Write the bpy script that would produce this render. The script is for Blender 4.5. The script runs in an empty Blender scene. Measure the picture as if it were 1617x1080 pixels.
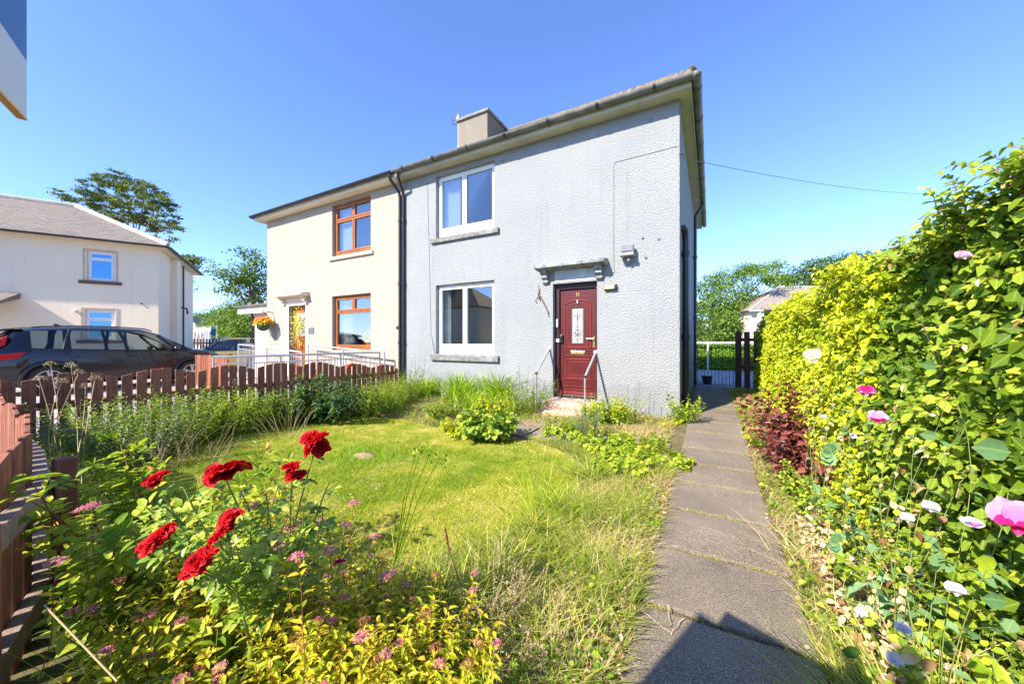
import bpy, math, random
import numpy as np
R = math.radians
sc = bpy.context.scene
COL = sc.collection
# ---------------- camera ----------------
CAM = np.array([0.435, -6.25, 1.22])
FPX = 567.0
cam_d = bpy.data.cameras.new("camera"); cam = bpy.data.objects.new("camera", cam_d); COL.objects.link(cam)
cam.location = CAM; cam.rotation_euler = (R(90), 0, R(28.93))
cam_d.sensor_width = 36; cam_d.lens = 36 * FPX / 1617
cam_d.clip_end = 3000; cam_d.clip_start = 0.05
sc.camera = cam
# ---------------- sky, sun, exposure ----------------
SUNV = np.array([-0.36, -1.0, 0.86]); SUNV = SUNV / np.linalg.norm(SUNV)
elev = math.asin(SUNV[2]); az = math.atan2(SUNV[0], SUNV[1])
w = bpy.data.worlds.new("World"); sc.world = w; w.use_nodes = True
wn = w.node_tree.nodes; wn.clear()
wo = wn.new("ShaderNodeOutputWorld"); wb = wn.new("ShaderNodeBackground"); sky = wn.new("ShaderNodeTexSky")
sky.sky_type = 'NISHITA'; sky.sun_disc = False; sky.sun_elevation = elev; sky.sun_rotation = az
sky.altitude = 0; sky.air_density = 0.9; sky.dust_density = 0.1; sky.ozone_density = 4.0
wb.inputs[1].default_value = 0.13
tint = wn.new('ShaderNodeMixRGB'); tint.blend_type = 'MULTIPLY'; tint.inputs[0].default_value = 1; tint.inputs[2].default_value = (0.86, 0.94, 1.22, 1)
w.node_tree.links.new(sky.outputs[0], tint.inputs[1]); w.node_tree.links.new(tint.outputs[0], wb.inputs[0]); w.node_tree.links.new(wb.outputs[0], wo.inputs[0])
sd = bpy.data.lights.new("sun", 'SUN'); so = bpy.data.objects.new("sun", sd); COL.objects.link(so)
sd.energy = 4.6; sd.angle = R(0.53); sd.color = (1.0, 0.89, 0.73)
from mathutils import Vector
so.rotation_euler = Vector(SUNV).to_track_quat('Z', 'Y').to_euler()
sc.view_settings.view_transform = 'Standard'; sc.view_settings.look = 'None'
sc.view_settings.exposure = 1.32; sc.view_settings.gamma = 1.0

rng = np.random.default_rng(7)
random.seed(5)
# ---------------- measuring helpers ----------------
_a = R(28.93); RT = np.array([math.cos(_a), math.sin(_a)]); FW = np.array([-math.sin(_a), math.cos(_a)])
def ray(px, py):
    k = (px - 808.5) / FPX; d = RT * k + FW
    return np.array([d[0], d[1], (540 - py) / FPX])
def at(px, py, Z): return CAM + ray(px, py) * Z
def gz(x, y):
    t = np.clip((np.asarray(y, float) + 1.5) / 1.3, 0, 1); t = t * t * (3 - 2 * t)
    return -0.11 + 0.09 * t
def on_ground(px, py, z=-0.11):
    d = ray(px, py); return CAM + d * ((z - CAM[2]) / d[2])
# ---------------- scene helpers ----------------
def tag(o, label=None, cat=None, group=None, kind=None):
    if label: o['label'] = label
    if cat: o['category'] = cat
    if group: o['group'] = group
    if kind: o['kind'] = kind
    return o
def empty(name, loc, rz=0, label=None, cat=None, group=None):
    o = bpy.data.objects.new(name, None); COL.objects.link(o)
    o.empty_display_size = 0.2
    o.location = loc; o.rotation_euler = (0, 0, rz)
    return tag(o, label, cat, group)
def rename_dup(): pass
def copy_tree(o, parent=None):
    c = o.copy(); COL.objects.link(c); c.parent = parent
    for ch in list(o.children): copy_tree(ch, c)
    return c
def auto_uv(me):
    n = len(me.polygons)
    if not n: return
    uvl = me.uv_layers.new(name="UVMap")
    co = np.empty(len(me.vertices) * 3); me.vertices.foreach_get('co', co); co = co.reshape(-1, 3)
    lv = np.empty(len(me.loops), dtype=np.int64); me.loops.foreach_get('vertex_index', lv)
    nor = np.empty(n * 3); me.polygons.foreach_get('normal', nor); nor = nor.reshape(-1, 3)
    lt = np.empty(n, dtype=np.int64); me.polygons.foreach_get('loop_total', lt)
    pn = np.repeat(nor, lt, axis=0)
    u = np.stack([-pn[:, 1], pn[:, 0], np.zeros(len(pn))], 1)
    ul = np.linalg.norm(u, axis=1); flat = ul < 1e-3
    u[flat] = (1, 0, 0); ul[flat] = 1; u /= ul[:, None]
    v = np.cross(pn, u); c = co[lv]
    uv = np.stack([(c * u).sum(1), (c * v).sum(1)], 1)
    uvl.data.foreach_set('uv', uv.ravel().astype(np.float32))
class MB:
    def __init__(s): s.v = []; s.f = []; s.m = []
    def add(s, vs, fs, mi=0):
        o = len(s.v); s.v += [tuple(map(float, p)) for p in vs]
        s.f += [tuple(i + o for i in f) for f in fs]; s.m += [mi] * len(fs); return s
    def box(s, x0, x1, y0, y1, z0, z1, mi=0):
        x0, x1 = min(x0, x1), max(x0, x1); y0, y1 = min(y0, y1), max(y0, y1); z0, z1 = min(z0, z1), max(z0, z1)
        return s.add([(x0, y0, z0), (x1, y0, z0), (x1, y1, z0), (x0, y1, z0), (x0, y0, z1), (x1, y0, z1), (x1, y1, z1), (x0, y1, z1)],
                     [(0, 3, 2, 1), (4, 5, 6, 7), (0, 1, 5, 4), (1, 2, 6, 5), (2, 3, 7, 6), (3, 0, 4, 7)], mi)
    def tube(s, pts, r, n=8, mi=0, cap=True, r1=None, flat=1.0):
        pts = [np.array(p, float) for p in pts]; k = len(pts); rings = []; up = np.array([0, 0, 1.0]); pu = None
        for i, p in enumerate(pts):
            t = pts[min(i + 1, k - 1)] - pts[max(i - 1, 0)]; t = t / (np.linalg.norm(t) + 1e-9)
            if pu is None:
                a = up if abs(t[2]) < 0.9 else np.array([1.0, 0, 0])
            else: a = pu
            u = a - t * a.dot(t); u /= np.linalg.norm(u) + 1e-9; pu = u; w_ = np.cross(t, u)
            rr = r if r1 is None else r + (r1 - r) * i / (k - 1)
            rings.append([p + rr * (math.cos(2 * math.pi * j / n) * u * flat + math.sin(2 * math.pi * j / n) * w_) for j in range(n)])
        vs = [q for rg in rings for q in rg]; fs = []
        for i in range(k - 1):
            for j in range(n): fs.append((i * n + j, i * n + (j + 1) % n, (i + 1) * n + (j + 1) % n, (i + 1) * n + j))
        if cap: fs.append(tuple(range(n - 1, -1, -1))); fs.append(tuple(range((k - 1) * n, k * n)))
        return s.add(vs, fs, mi)
    def cyl(s, a, b, r, n=16, mi=0, r1=None): return s.tube([a, b], r, n, mi, True, r1)
    def prism(s, poly, axis, a, b, mi=0):
        # poly in the two other axes (cyclic order), extruded along axis from a to b
        def P(q, t):
            if axis == 'x': return (t, q[0], q[1])
            if axis == 'y': return (q[0], t, q[1])
            return (q[0], q[1], t)
        n = len(poly)
        vs = [P(q, a) for q in poly] + [P(q, b) for q in poly]
        fs = [tuple(range(n)), tuple(range(2 * n - 1, n - 1, -1))] + [(i, i + n, (i + 1) % n + n, (i + 1) % n) for i in range(n)]
        return s.add(vs, fs, mi)
    def sphere(s, c, rx, ry, rz, n=12, m=8, mi=0, z0=-1):
        vs = []; fs = []
        for i in range(m + 1):
            ph = math.pi * i / m
            for j in range(n):
                th = 2 * math.pi * j / n
                vs.append((c[0] + rx * math.sin(ph) * math.cos(th), c[1] + ry * math.sin(ph) * math.sin(th), c[2] + rz * math.cos(ph)))
        for i in range(m):
            for j in range(n): fs.append((i * n + j, (i + 1) * n + j, (i + 1) * n + (j + 1) % n, i * n + (j + 1) % n))
        return s.add(vs, fs, mi)
    def build(s, name, mat, parent=None, smooth=False, bevel=0, seg=2, sharp=None, fix=True):
        me = bpy.data.meshes.new(name); me.from_pydata(s.v, [], s.f)
        mats = mat if isinstance(mat, (list, tuple)) else [mat]
        for m_ in mats: me.materials.append(m_)
        if len(mats) > 1: me.polygons.foreach_set('material_index', s.m)
        me.update()
        if fix:
            import bmesh
            bm = bmesh.new(); bm.from_mesh(me); bmesh.ops.recalc_face_normals(bm, faces=bm.faces); bm.to_mesh(me); bm.free()
        auto_uv(me)
        if smooth:
            me.polygons.foreach_set('use_smooth', [True] * len(me.polygons))
            if sharp is not None:
                try: me.set_sharp_from_angle(angle=R(sharp))
                except Exception: pass
        o = bpy.data.objects.new(name, me); COL.objects.link(o)
        if parent: o.parent = parent
        if bevel:
            b = o.modifiers.new("bevel", 'BEVEL'); b.width = bevel; b.segments = seg; b.limit_method = 'ANGLE'; b.angle_limit = R(40)
        return o
def tri_mesh(name, V, T, mat, parent=None, attr=None, smooth=False):
    V = np.ascontiguousarray(V, dtype=np.float32); T = np.ascontiguousarray(T, dtype=np.int32)
    me = bpy.data.meshes.new(name); me.vertices.add(len(V)); me.vertices.foreach_set('co', V.ravel())
    nt = len(T); me.loops.add(nt * 3); me.loops.foreach_set('vertex_index', T.ravel())
    me.polygons.add(nt); me.polygons.foreach_set('loop_start', np.arange(0, nt * 3, 3, dtype=np.int32))
    if smooth: me.polygons.foreach_set('use_smooth', np.ones(nt, dtype=bool))
    me.update(calc_edges=True)
    if attr is not None:
        A = me.attributes.new('lc', 'FLOAT_COLOR', 'POINT')
        c = np.ones((len(V), 4), dtype=np.float32); c[:, :attr.shape[1]] = attr; A.data.foreach_set('color', c.ravel())
    me.materials.append(mat)
    o = bpy.data.objects.new(name, me); COL.objects.link(o)
    if parent: o.parent = parent
    return o
# ---------------- materials ----------------
def nd(nt, t, **k):
    n = nt.nodes.new(t)
    for a, b in k.items(): setattr(n, a, b)
    return n
def mat_base(name):
    m = bpy.data.materials.new(name); m.use_nodes = True; nt = m.node_tree
    return m, nt, nt.nodes['Principled BSDF']
def ramp(nt, fac, stops):
    r = nd(nt, 'ShaderNodeValToRGB'); e = r.color_ramp.elements
    while len(e) < len(stops): e.new(0.5)
    for i, (p, c) in enumerate(stops):
        e[i].position = p; e[i].color = (c[0], c[1], c[2], 1)
    if fac is not None: nt.links.new(fac, r.inputs[0])
    return r.outputs[0]
def noise(nt, scale, detail=4, rough=0.6, coord='Object', vec=None, dist=0):
    n = nd(nt, 'ShaderNodeTexNoise'); n.inputs['Scale'].default_value = scale; n.inputs['Detail'].default_value = detail
    n.inputs['Roughness'].default_value = rough; n.inputs['Distortion'].default_value = dist
    if vec is None:
        tc = nd(nt, 'ShaderNodeTexCoord'); vec = tc.outputs[coord]
    nt.links.new(vec, n.inputs['Vector']); return n.outputs['Fac']
def mix(nt, fac, a, b, mode='MIX'):
    m = nd(nt, 'ShaderNodeMix', data_type='RGBA', blend_type=mode)
    for s_, x in ((0, fac), (6, a), (7, b)):
        if isinstance(x, (int, float)): m.inputs[s_].default_value = x
        elif isinstance(x, (tuple, list)): m.inputs[s_].default_value = (*x[:3], 1)
        else: nt.links.new(x, m.inputs[s_])
    return m.outputs[2]
def bump(nt, p, h, strength=0.5, dist=0.01, prev=None):
    b = nd(nt, 'ShaderNodeBump'); b.inputs['Strength'].default_value = strength; b.inputs['Distance'].default_value = dist
    nt.links.new(h, b.inputs['Height'])
    if prev is not None: nt.links.new(prev, b.inputs['Normal'])
    nt.links.new(b.outputs[0], p.inputs['Normal']); return b.outputs[0]
def simple(name, col, rough=0.5, metal=0, var=0.15, scale=6, bmp=0, bscale=60, spec=0.5, coat=0):
    m, nt, p = mat_base(name)
    c2 = tuple(max(0, c * (1 - var)) for c in col); c1 = tuple(min(1, c * (1 + var)) for c in col)
    nt.links.new(ramp(nt, noise(nt, scale), [(0.35, c2), (0.65, c1)]), p.inputs['Base Color'])
    p.inputs['Roughness'].default_value = rough; p.inputs['Metallic'].default_value = metal
    p.inputs['Specular IOR Level'].default_value = spec; p.inputs['Coat Weight'].default_value = coat
    if bmp: bump(nt, p, noise(nt, bscale, 3), bmp, 0.005)
    return m
def roughcast(name, c_lo, c_hi, stain, sc_=30, dist=0.02, strength=0.9):
    m, nt, p = mat_base(name)
    tc = nd(nt, 'ShaderNodeTexCoord')
    v = nd(nt, 'ShaderNodeTexVoronoi', feature='F1'); v.inputs['Scale'].default_value = sc_ * 0.6
    wr = nd(nt, 'ShaderNodeTexNoise'); wr.inputs['Scale'].default_value = 14; wr.inputs['Detail'].default_value = 3
    nt.links.new(tc.outputs['Object'], wr.inputs['Vector'])
    ad = nd(nt, 'ShaderNodeMixRGB', blend_type='ADD'); ad.inputs[0].default_value = 0.015
    nt.links.new(tc.outputs['Object'], ad.inputs[1]); nt.links.new(wr.outputs['Color'], ad.inputs[2])
    nt.links.new(ad.outputs[0], v.inputs['Vector'])
    n2 = ramp(nt, noise(nt, 40, 3, 0.6), [(0.30, (0, 0, 0)), (0.52, (0.6, 0.6, 0.6)), (0.75, (1, 1, 1))])
    md = nd(nt, 'ShaderNodeMath', operation='MULTIPLY_ADD'); nt.links.new(v.outputs['Distance'], md.inputs[0]); md.inputs[1].default_value = -0.06
    nt.links.new(n2, md.inputs[2])
    base = ramp(nt, noise(nt, 0.9, 5), [(0.3, c_lo), (0.7, c_hi)])
    sp = ramp(nt, noise(nt, 9, 3, 0.7), [(0.70, (0, 0, 0)), (0.76, (1, 1, 1))])
    base = mix(nt, sp, base, stain)
    mps = nd(nt, 'ShaderNodeMapping'); mps.inputs['Scale'].default_value = (7, 7, 0.45); nt.links.new(tc.outputs['Object'], mps.inputs[0])
    stk = ramp(nt, noise(nt, 1.0, 5, 0.7, vec=mps.outputs[0]), [(0.56, (0, 0, 0)), (0.78, (0.42, 0.42, 0.42))])
    base = mix(nt, stk, base, tuple(c * 0.66 for c in c_lo))
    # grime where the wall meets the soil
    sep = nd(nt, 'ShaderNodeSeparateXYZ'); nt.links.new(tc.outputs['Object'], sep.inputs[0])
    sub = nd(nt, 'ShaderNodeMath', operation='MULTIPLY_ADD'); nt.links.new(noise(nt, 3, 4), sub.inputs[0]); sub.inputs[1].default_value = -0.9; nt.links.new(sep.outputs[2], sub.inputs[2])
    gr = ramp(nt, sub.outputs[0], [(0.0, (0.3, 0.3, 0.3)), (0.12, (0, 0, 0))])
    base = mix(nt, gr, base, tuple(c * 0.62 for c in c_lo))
    base = mix(nt, 1.0, base, ramp(nt, noise(nt, 46, 3, 0.7), [(0.34, (0.88, 0.88, 0.88)), (0.5, (0.98, 0.98, 0.98)), (0.7, (1, 1, 1))]), 'MULTIPLY')
    nt.links.new(base, p.inputs['Base Color']); p.inputs['Roughness'].default_value = 0.9; p.inputs['Specular IOR Level'].default_value = 0.2
    bump(nt, p, md.outputs[0], strength, dist)
    return m
def tiles(name, c1, c2, moss, tw=0.18, th=0.13, mort=(0.03, 0.03, 0.03), ms=0.012):
    m, nt, p = mat_base(name)
    tc = nd(nt, 'ShaderNodeTexCoord'); b = nd(nt, 'ShaderNodeTexBrick'); nt.links.new(tc.outputs['UV'], b.inputs['Vector'])
    b.inputs['Scale'].default_value = 1; b.inputs['Brick Width'].default_value = tw; b.inputs['Row Height'].default_value = th
    b.inputs['Mortar Size'].default_value = ms; b.inputs['Color1'].default_value = (*c1, 1); b.inputs['Color2'].default_value = (*c2, 1)
    b.inputs['Mortar'].default_value = (*mort, 1); b.inputs['Bias'].default_value = 0.1
    ms_ = ramp(nt, noise(nt, 1.3, 6, 0.7), [(0.45, (0, 0, 0)), (0.62, (1, 1, 1))])
    nt.links.new(mix(nt, ms_, b.outputs['Color'], moss), p.inputs['Base Color']); p.inputs['Roughness'].default_value = 0.85
    bn = bump(nt, p, b.outputs['Fac'], 0.8, -0.012); bump(nt, p, noise(nt, 30, 4), 0.5, 0.01, bn)
    return m
def leafmat(name, stops, trans=0.35, rough=0.5, spec=0.4, tcol=1.25, tip=None, vein=False):
    m, nt, p = mat_base(name)
    a = nd(nt, 'ShaderNodeAttribute', attribute_name='lc'); sep = nd(nt, 'ShaderNodeSeparateColor'); nt.links.new(a.outputs['Color'], sep.inputs[0])
    c = ramp(nt, sep.outputs[0], stops)
    if tip is not None:
        c = mix(nt, ramp(nt, sep.outputs[1], [(0.75, (0, 0, 0)), (1.0, (0.7, 0.7, 0.7))]), c, tip)
    c = mix(nt, 0.25, c, ramp(nt, noise(nt, 90, 2), [(0.3, (0.35, 0.35, 0.35)), (0.7, (0.75, 0.75, 0.75))]), 'OVERLAY')
    if vein:
        v1 = ramp(nt, sep.outputs[2], [(0.0, (1, 1, 1)), (0.12, (0, 0, 0))])
        c = mix(nt, 0.3, c, mix(nt, v1, c, (0.6, 0.7, 0.3)))
    nt.links.new(c, p.inputs['Base Color']); p.inputs['Roughness'].default_value = rough; p.inputs['Specular IOR Level'].default_value = spec
    if trans:
        t = nd(nt, 'ShaderNodeBsdfTranslucent'); mx = nd(nt, 'ShaderNodeMixShader'); mx.inputs[0].default_value = trans
        g = mix(nt, 1.0, c, (tcol, tcol * 1.02, tcol * 0.6), 'MULTIPLY')
        nt.links.new(g, t.inputs[0]); nt.links.new(p.outputs[0], mx.inputs[1]); nt.links.new(t.outputs[0], mx.inputs[2])
        nt.links.new(mx.outputs[0], nt.nodes['Material Output'].inputs[0])
    return m
def glassmat(name, tint=(0.5, 0.55, 0.6), refl=0.3, rough=0.01, gc=(0.78, 0.80, 0.80)):
    m, nt, p = mat_base(name); nt.nodes.remove(p)
    t = nd(nt, 'ShaderNodeBsdfTransparent'); t.inputs[0].default_value = (*tint, 1)
    g = nd(nt, 'ShaderNodeBsdfGlossy'); g.inputs['Roughness'].default_value = rough; g.inputs['Color'].default_value = (*gc, 1)
    lw = nd(nt, 'ShaderNodeLayerWeight'); lw.inputs[0].default_value = 0.35
    mp = nd(nt, 'ShaderNodeMath', operation='MULTIPLY_ADD', use_clamp=True); nt.links.new(lw.outputs['Fresnel'], mp.inputs[0]); mp.inputs[1].default_value = 0.45; mp.inputs[2].default_value = refl
    mx = nd(nt, 'ShaderNodeMixShader'); nt.links.new(mp.outputs[0], mx.inputs[0]); nt.links.new(t.outputs[0], mx.inputs[1]); nt.links.new(g.outputs[0], mx.inputs[2])
    nt.links.new(mx.outputs[0], nt.nodes['Material Output'].inputs[0]); return m
M = {}
M['grey_cast'] = roughcast('grey_roughcast', (0.305, 0.325, 0.34), (0.345, 0.365, 0.38), (0.22, 0.22, 0.22), 62, 0.014, 1.0)
M['cream_cast'] = roughcast('cream_roughcast', (0.40, 0.36, 0.30), (0.455, 0.415, 0.35), (0.34, 0.30, 0.25), 56, 0.013, 1.0)
M['far_cream'] = roughcast('far_cream_roughcast', (0.88, 0.73, 0.53), (0.90, 0.78, 0.59), (0.66, 0.52, 0.38), 40, 0.006)
M['pink_cast'] = roughcast('pink_render', (0.72, 0.58, 0.52), (0.78, 0.64, 0.58), (0.6, 0.5, 0.45), 40, 0.005)
M['soffit_grey'] = simple('soffit_cream_grey', (0.46, 0.43, 0.32), 0.8, var=0.12, scale=2)
M['soffit_cream'] = simple('soffit_cream', (0.74, 0.64, 0.47), 0.8, var=0.05, scale=2)
M['stone_grey'] = simple('painted_stone', (0.19, 0.195, 0.19), 0.9, var=0.4, scale=9, bmp=0.8, bscale=40)
M['stone_cream'] = simple('cream_stone', (0.64, 0.53, 0.40), 0.9, var=0.1, scale=7, bmp=0.4)
M['cream_trim'] = simple('cream_render_smooth', (0.60, 0.55, 0.46), 0.9, var=0.12, scale=3, bmp=0.4)
M['chim'] = roughcast('chimney_render', (0.21, 0.19, 0.155), (0.28, 0.255, 0.21), (0.13, 0.12, 0.10), 30, 0.012)
M['roof'] = tiles('brown_roof_tiles', (0.16, 0.125, 0.10), (0.22, 0.17, 0.13), (0.20, 0.15, 0.07))
M['slate'] = tiles('grey_slates', (0.15, 0.13, 0.115), (0.24, 0.21, 0.19), (0.20, 0.165, 0.125), 0.22, 0.16, (0.10, 0.09, 0.08), 0.010)
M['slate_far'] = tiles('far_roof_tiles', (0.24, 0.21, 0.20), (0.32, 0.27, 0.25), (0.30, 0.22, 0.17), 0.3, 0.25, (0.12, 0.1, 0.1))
M['ridge'] = simple('ridge_lead', (0.5, 0.47, 0.42), 0.7, var=0.15)
M['pvc_white'] = simple('white_pvc', (0.80, 0.80, 0.79), 0.35, var=0.02)
M['pvc_oak'] = simple('oak_brown_frame', (0.30, 0.10, 0.022), 0.4, var=0.2, scale=3)
M['gutter_grey'] = simple('grey_gutter', (0.13, 0.13, 0.128), 0.5, var=0.35, scale=5)
M['black'] = simple('black_pipe', (0.018, 0.02, 0.024), 0.4, var=0.2)
M['galv'] = simple('galvanised_steel', (0.50, 0.52, 0.53), 0.42, metal=0.55, var=0.1, scale=20)
M['galv_dull'] = simple('dull_steel', (0.33, 0.34, 0.35), 0.5, metal=0.4, var=0.15, scale=12)
M['brass'] = simple('polished_brass', (0.75, 0.53, 0.20), 0.28, metal=0.9, var=0.05)
M['glass'] = glassmat('window_glass', (0.86, 0.89, 0.9), 0.16)
M['glass_blue'] = glassmat('upper_window_glass', (0.84, 0.88, 0.9), 0.08)
M['glass_sky_tint'] = glassmat('sky_reflection_tint_glass', (0.05, 0.15, 0.3), 0.7, gc=(.12, .30, .55))  # deep blue of the reflected sky is put into the pane colour
M['curtain'] = simple('pale_curtain', (0.85, 0.85, 0.82), 0.9, var=0.03)
M['curtain_gold'] = simple('gold_curtain', (0.66, 0.50, 0.28), 0.9, var=0.1)
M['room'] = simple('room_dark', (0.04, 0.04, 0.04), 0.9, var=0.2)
M['steps'] = simple('pink_step_stone', (0.52, 0.355, 0.275), 0.9, var=0.2, scale=9, bmp=0.5, bscale=50)
M['blackplastic'] = simple('black_plastic', (0.015, 0.015, 0.016), 0.35, var=0.1)
M['whiteplastic'] = simple('white_plastic', (0.75, 0.75, 0.74), 0.4, var=0.03)
M['terracotta'] = simple('fence_side', (0.33, 0.09, 0.05), 0.8, var=0.2)
# ---------------- ground ----------------
def ground_mat():
    m, nt, p = mat_base('field_ground')
    a = ramp(nt, noise(nt, 0.35, 6), [(0.35, (0.07, 0.12, 0.03)), (0.65, (0.13, 0.16, 0.05))])
    nt.links.new(a, p.inputs['Base Color']); p.inputs['Roughness'].default_value = 0.95
    return m
gm = MB(); gm.add([(-900, -900, -0.16), (900, -900, -0.16), (900, 1500, -0.16), (-900, 1500, -0.16)], [(0, 1, 2, 3)])
tag(gm.build('ground', ground_mat(), fix=False), kind='structure')
def soil_mat():
    m, nt, p = mat_base('garden_soil')
    c = ramp(nt, noise(nt, 5, 6, 0.7), [(0.32, (0.055, 0.04, 0.022)), (0.5, (0.16, 0.125, 0.06)), (0.68, (0.28, 0.22, 0.11))])
    c = mix(nt, ramp(nt, noise(nt, 2.2, 4), [(0.42, (0, 0, 0)), (0.6, (0.8, 0.8, 0.8))]), c, (0.10, 0.13, 0.03))
    nt.links.new(c, p.inputs['Base Color']); p.inputs['Roughness'].default_value = 1
    bump(nt, p, noise(nt, 45, 5, 0.8), 1.0, 0.02); return m
def sheet(name, x0, x1, y0, y1, st, mat, dz=0, keep=None, wob=0.0):
    nx = int((x1 - x0) / st) + 1; ny = int((y1 - y0) / st) + 1
    X, Y = np.meshgrid(np.linspace(x0, x1, nx), np.linspace(y0, y1, ny), indexing='ij')
    Zv = gz(X, Y) + dz + wob * np.sin(X * 3.1 + 1.3) * np.cos(Y * 2.7)
    V = np.stack([X, Y, Zv], -1).reshape(-1, 3)
    i, j = np.meshgrid(np.arange(nx - 1), np.arange(ny - 1), indexing='ij'); i = i.ravel(); j = j.ravel()
    a = i * ny + j
    if keep is not None:
        cx_ = V[a, 0] + st / 2; cy_ = V[a, 1] + st / 2; k = keep(cx_, cy_); a = a[k]
    T = np.concatenate([np.stack([a, a + ny, a + ny + 1], 1), np.stack([a, a + ny + 1, a + 1], 1)])
    o = tri_mesh(name, V, T, mat, smooth=True); return tag(o, kind='structure')
sheet('garden_soil', -6.12, 3.2, -7.6, 5.2, 0.08, soil_mat(), 0)
LAWN = np.array([(-5.75, -2.9), (-5.0, -2.0), (-4.2, -1.75), (-3.3, -1.95), (-2.5, -2.1), (-1.9, -1.98), (-1.5, -1.92), (-0.95, -2.3), (-0.68, -2.9), (-0.62, -3.6), (-0.75, -4.2), (-1.0, -4.75), (-1.4, -5.1), (-2.4, -5.25), (-4.2, -5.3), (-5.6, -5.0), (-5.9, -4.0)])
def inpoly(x, y, poly):
    x = np.asarray(x); y = np.asarray(y); c = np.zeros(x.shape, bool); n = len(poly)
    for i in range(n):
        x0, y0 = poly[i]; x1, y1 = poly[(i + 1) % n]
        c ^= ((y0 > y) != (y1 > y)) & (x < (x1 - x0) * (y - y0) / (y1 - y0 + 1e-12) + x0)
    return c
def lawn_mat():
    m, nt, p = mat_base('lawn_thatch')
    c = ramp(nt, noise(nt, 2.6, 6, 0.7), [(0.36, (0.12, 0.19, 0.01)), (0.5, (0.27, 0.29, 0.025)), (0.64, (0.48, 0.39, 0.14))])
    nt.links.new(mix(nt, 0.5, c, ramp(nt, noise(nt, 70, 4), [(0.3, (0.2, 0.2, 0.2)), (0.7, (0.8, 0.8, 0.8))]), 'OVERLAY'), p.inputs['Base Color'])
    p.inputs['Roughness'].default_value = 1; bump(nt, p, noise(nt, 90, 4), 1, 0.012); return m
sheet('lawn', -6.0, -0.5, -5.4, -1.6, 0.04, lawn_mat(), 0.008, lambda x, y: inpoly(x, y, LAWN))
def paving_mat(name, c1, c2, c3, sp=0.5):
    m, nt, p = mat_base(name)
    c = ramp(nt, noise(nt, 150, 3, 0.7), [(0.3, c1), (0.5, c2), (0.72, c3)])
    c = mix(nt, 0.55, c, ramp(nt, noise(nt, 1.7, 5, 0.65), [(0.3, (0.28, 0.27, 0.26)), (0.7, (0.74, 0.72, 0.70))]), 'OVERLAY')
    c = mix(nt, ramp(nt, noise(nt, 3.2, 6, 0.75), [(0.6, (0, 0, 0)), (0.72, (0.45, 0.45, 0.45))]), c, (0.07, 0.065, 0.045))
    nt.links.new(c, p.inputs['Base Color']); p.inputs['Roughness'].default_value = 0.9
    bump(nt, p, noise(nt, 170, 3), sp, 0.004); return m
M['paving'] = paving_mat('concrete_slab', (0.065, 0.055, 0.045), (0.165, 0.138, 0.11), (0.42, 0.36, 0.28))
M['tarmac'] = paving_mat('tarmac', (0.04, 0.04, 0.042), (0.07, 0.07, 0.072), (0.13, 0.13, 0.13))
M['lightpave'] = paving_mat('light_paving', (0.26, 0.24, 0.22), (0.35, 0.32, 0.30), (0.45, 0.42, 0.39), 0.2)
pb = MB(); yj = [-7.4, -6.45, -5.55, -4.93, -4.33, -3.74, -3.12, -2.50, -1.9, -1.28, -0.62, 0.05, 0.7, 1.35, 2.0, 2.65, 3.3, 3.95, 4.6, 5.25]
def slab(x0, x1, y0, y1, rz, tilt):
    nx = 5; top = []; cxm, cym = (x0 + x1) / 2, (y0 + y1) / 2
    c, s_ = math.cos(rz), math.sin(rz)
    q = []
    g = 0.02
    for (x, y) in ((x0 + g, y0 + g), (x1 - g, y0 + g), (x1 - g, y1 - g), (x0 + g, y1 - g)):
        dx, dy = x - cxm, y - cym; q.append((cxm + c * dx - s_ * dy, cym + s_ * dx + c * dy))
    vs = [(a, b, float(gz(a, b)) - 0.05) for a, b in q] + [(a, b, float(gz(a, b)) + 0.018 + tilt * (i - 1.5) / 3) for i, (a, b) in enumerate(q)]
    pb.add(vs, [(0, 3, 2, 1), (4, 5, 6, 7), (0, 1, 5, 4), (1, 2, 6, 5), (2, 3, 7, 6), (3, 0, 4, 7)])
for i in range(len(yj) - 1):
    o_ = random.uniform(-0.015, 0.015)
    slab(0.10 + o_, 0.85 + o_, yj[i], yj[i + 1], random.uniform(-0.012, 0.012), random.uniform(-0.012, 0.012))
for i, x in enumerate(np.arange(-2.45, 0.0, 0.62)):
    slab(x, x + 0.61, -1.78, -1.22, random.uniform(-0.03, 0.03), random.uniform(-0.01, 0.01))
pb.build('path', M['paving'], bevel=0.006); tag(bpy.data.objects['path'], kind='structure')
st = MB().add([(-40, -9.5, -0.06), (-6.14, -9.5, -0.06), (-6.14, 0.02, -0.04), (-13, 0.02, -0.04), (-13.0, 30, -0.04), (-40, 30, -0.04)], [(0, 1, 2, 3, 4, 5)])
tag(st.build('driveway', M['lightpave'], fix=False), kind='structure')
rd = MB().add([(-60, -22, -0.155), (60, -22, -0.155), (60, -9.5, -0.155), (-60, -9.5, -0.155)], [(0, 1, 2, 3)])
tag(rd.build('road', M['tarmac'], fix=False), kind='structure')
bd = MB().add([(-13, 7.9, -0.10), (14, 7.9, -0.10), (14, 5.2, -0.02), (-0.2, 5.2, -0.02), (-0.2, 7.85, -0.02), (-13, 7.85, -0.1)], [(0, 5, 4, 3, 2, 1)])
yd = MB().add([(-0.3, 5.2, -0.025), (9, 5.2, -0.025), (9, 14.5, -0.10), (-0.3, 14.5, -0.10)], [(0, 1, 2, 3)])
tag(yd.build('gravel_yard', paving_mat('grey_gravel', (0.12, 0.13, 0.15), (0.25, 0.27, 0.3), (0.5, 0.52, 0.55), 1.0), fix=False), kind='structure')

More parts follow.
